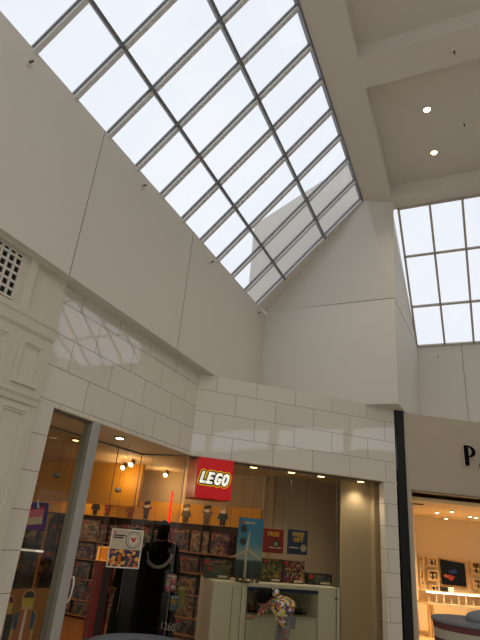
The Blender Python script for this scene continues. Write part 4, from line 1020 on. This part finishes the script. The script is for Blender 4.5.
# round striped tub in front of the shop
tp = yat(470, 623, 6.4); r = .46; cxy = V((tp.x + .10, tp.y + .1, 0)); zt_ = tp.z
stripe = bpy.data.materials.new('striped_fabric'); stripe.use_nodes = True; nt = stripe.node_tree; b_ = nt.nodes['Principled BSDF']; b_.inputs['Roughness'].default_value = .8
tc = nt.nodes.new('ShaderNodeTexCoord'); sx = nt.nodes.new('ShaderNodeSeparateXYZ'); mu = nt.nodes.new('ShaderNodeMath'); mu.operation = 'MULTIPLY'; mu.inputs[1].default_value = 6.0
fc = nt.nodes.new('ShaderNodeMath'); fc.operation = 'FRACT'; rp = nt.nodes.new('ShaderNodeValToRGB'); rp.color_ramp.interpolation = 'CONSTANT'
nt.links.new(tc.outputs['Object'], sx.inputs[0]); nt.links.new(sx.outputs['Z'], mu.inputs[0]); nt.links.new(mu.outputs[0], fc.inputs[0]); nt.links.new(fc.outputs[0], rp.inputs[0]); nt.links.new(rp.outputs[0], b_.inputs['Base Color'])
el = rp.color_ramp.elements; el[0].color = lin('#a89e88'); el[1].position = .55; el[1].color = lin('#5c2c30')
e = empty('striped_stool', cxy, 'large round striped cream and maroon stool with grey rim at the lower right', 'stool')
MB().lathe(cxy, [(r * .84, 0), (r * .88, .05), (r * .98, zt_ - .05), (r, zt_ - .02)], 48).build('drum', stripe, e, True)
MB().lathe(cxy + Z * (zt_ - .02), [(r * .9, 0), (r * 1.01, 0), (r * 1.03, .02), (r * 1.0, .035), (r * .9, .03)], 48).build('rim', mat('stool_rim', '#6a6f72', .6), e, True)
MB().ball(cxy + Z * (zt_ + .03) + V((.16, 0, 0)), .24, .24, .10, 24, 12).build('cushion', mat('stool_cushion', '#777b7e', .8), e, True)
# round black bin top at the lower edge
cb = (zat(92, 637, 1.1) + zat(185, 637, 1.1)) / 2; bt = zat(147, 633.5, 1.08); rb = .30
cb = V((bt.x, bt.y - rb * .96, 0))
e = empty('round_bin', cb, 'top of a round black litter bin with a grey rim at the bottom edge', 'bin')
MB().lathe(cb, [(rb * .8, 0), (rb * .85, .02), (rb * .97, 1.02), (rb * .97, 1.06)], 40).build('body', M_black, e, True)
MB().lathe(cb + Z * 1.06, [(rb * .95, 0), (rb * .98, 0), (rb, .008), (rb * .985, .016), (rb * .965, .016), (rb * .955, .008)], 40).build('rim', mat('bin_rim', '#4a4d52', .6), e, True)
MB().lathe(cb + Z * 1.05, [(rb * .95, 0), (rb * .93, .016), (rb * .5, .018), (.01, .02)], 40).build('lid', mat('lid_black', '#0c0c0d', .9, spec=.1), e)
# ------------------------------------------------------------------ world
w = bpy.data.worlds.new('World'); bpy.context.scene.world = w; w.use_nodes = True; nt = w.node_tree; bg = nt.nodes['Background']
tc = nt.nodes.new('ShaderNodeTexCoord'); no = nt.nodes.new('ShaderNodeTexNoise'); no.inputs['Scale'].default_value = 2.2; no.inputs['Detail'].default_value = 3
rp = nt.nodes.new('ShaderNodeValToRGB'); rp.color_ramp.elements[0].position = .3; rp.color_ramp.elements[0].color = lin('#e9ecf3'); rp.color_ramp.elements[1].position = .7; rp.color_ramp.elements[1].color = lin('#f6f7f8')
nt.links.new(tc.outputs['Generated'], no.inputs['Vector']); nt.links.new(no.outputs['Fac'], rp.inputs[0]); nt.links.new(rp.outputs[0], bg.inputs[0]); bg.inputs[1].default_value = 1.1
# ------------------------------------------------------------------ camera
cd = bpy.data.cameras.new('Camera'); cam = bpy.data.objects.new('Camera', cd); COL.objects.link(cam)
cd.sensor_fit = 'VERTICAL'; cd.sensor_height = 24; cd.lens = F / 640 * 24; cd.clip_start = .05
# camera axes in the world: right, up(-down), back(-forward)
right = V((XC.x, YC.x, UPC.x)); down = V((XC.y, YC.y, UPC.y)); fwd = V((XC.z, YC.z, UPC.z))
mw = Matrix(((right.x, -down.x, -fwd.x, EYE.x), (right.y, -down.y, -fwd.y, EYE.y), (right.z, -down.z, -fwd.z, EYE.z), (0, 0, 0, 1)))
cam.matrix_world = mw
sc = bpy.context.scene; sc.camera = cam
sc.view_settings.view_transform = 'Standard'; sc.view_settings.look = 'None'; sc.view_settings.exposure = 0; sc.view_settings.gamma = 1; sc.view_settings.use_curve_mapping = False
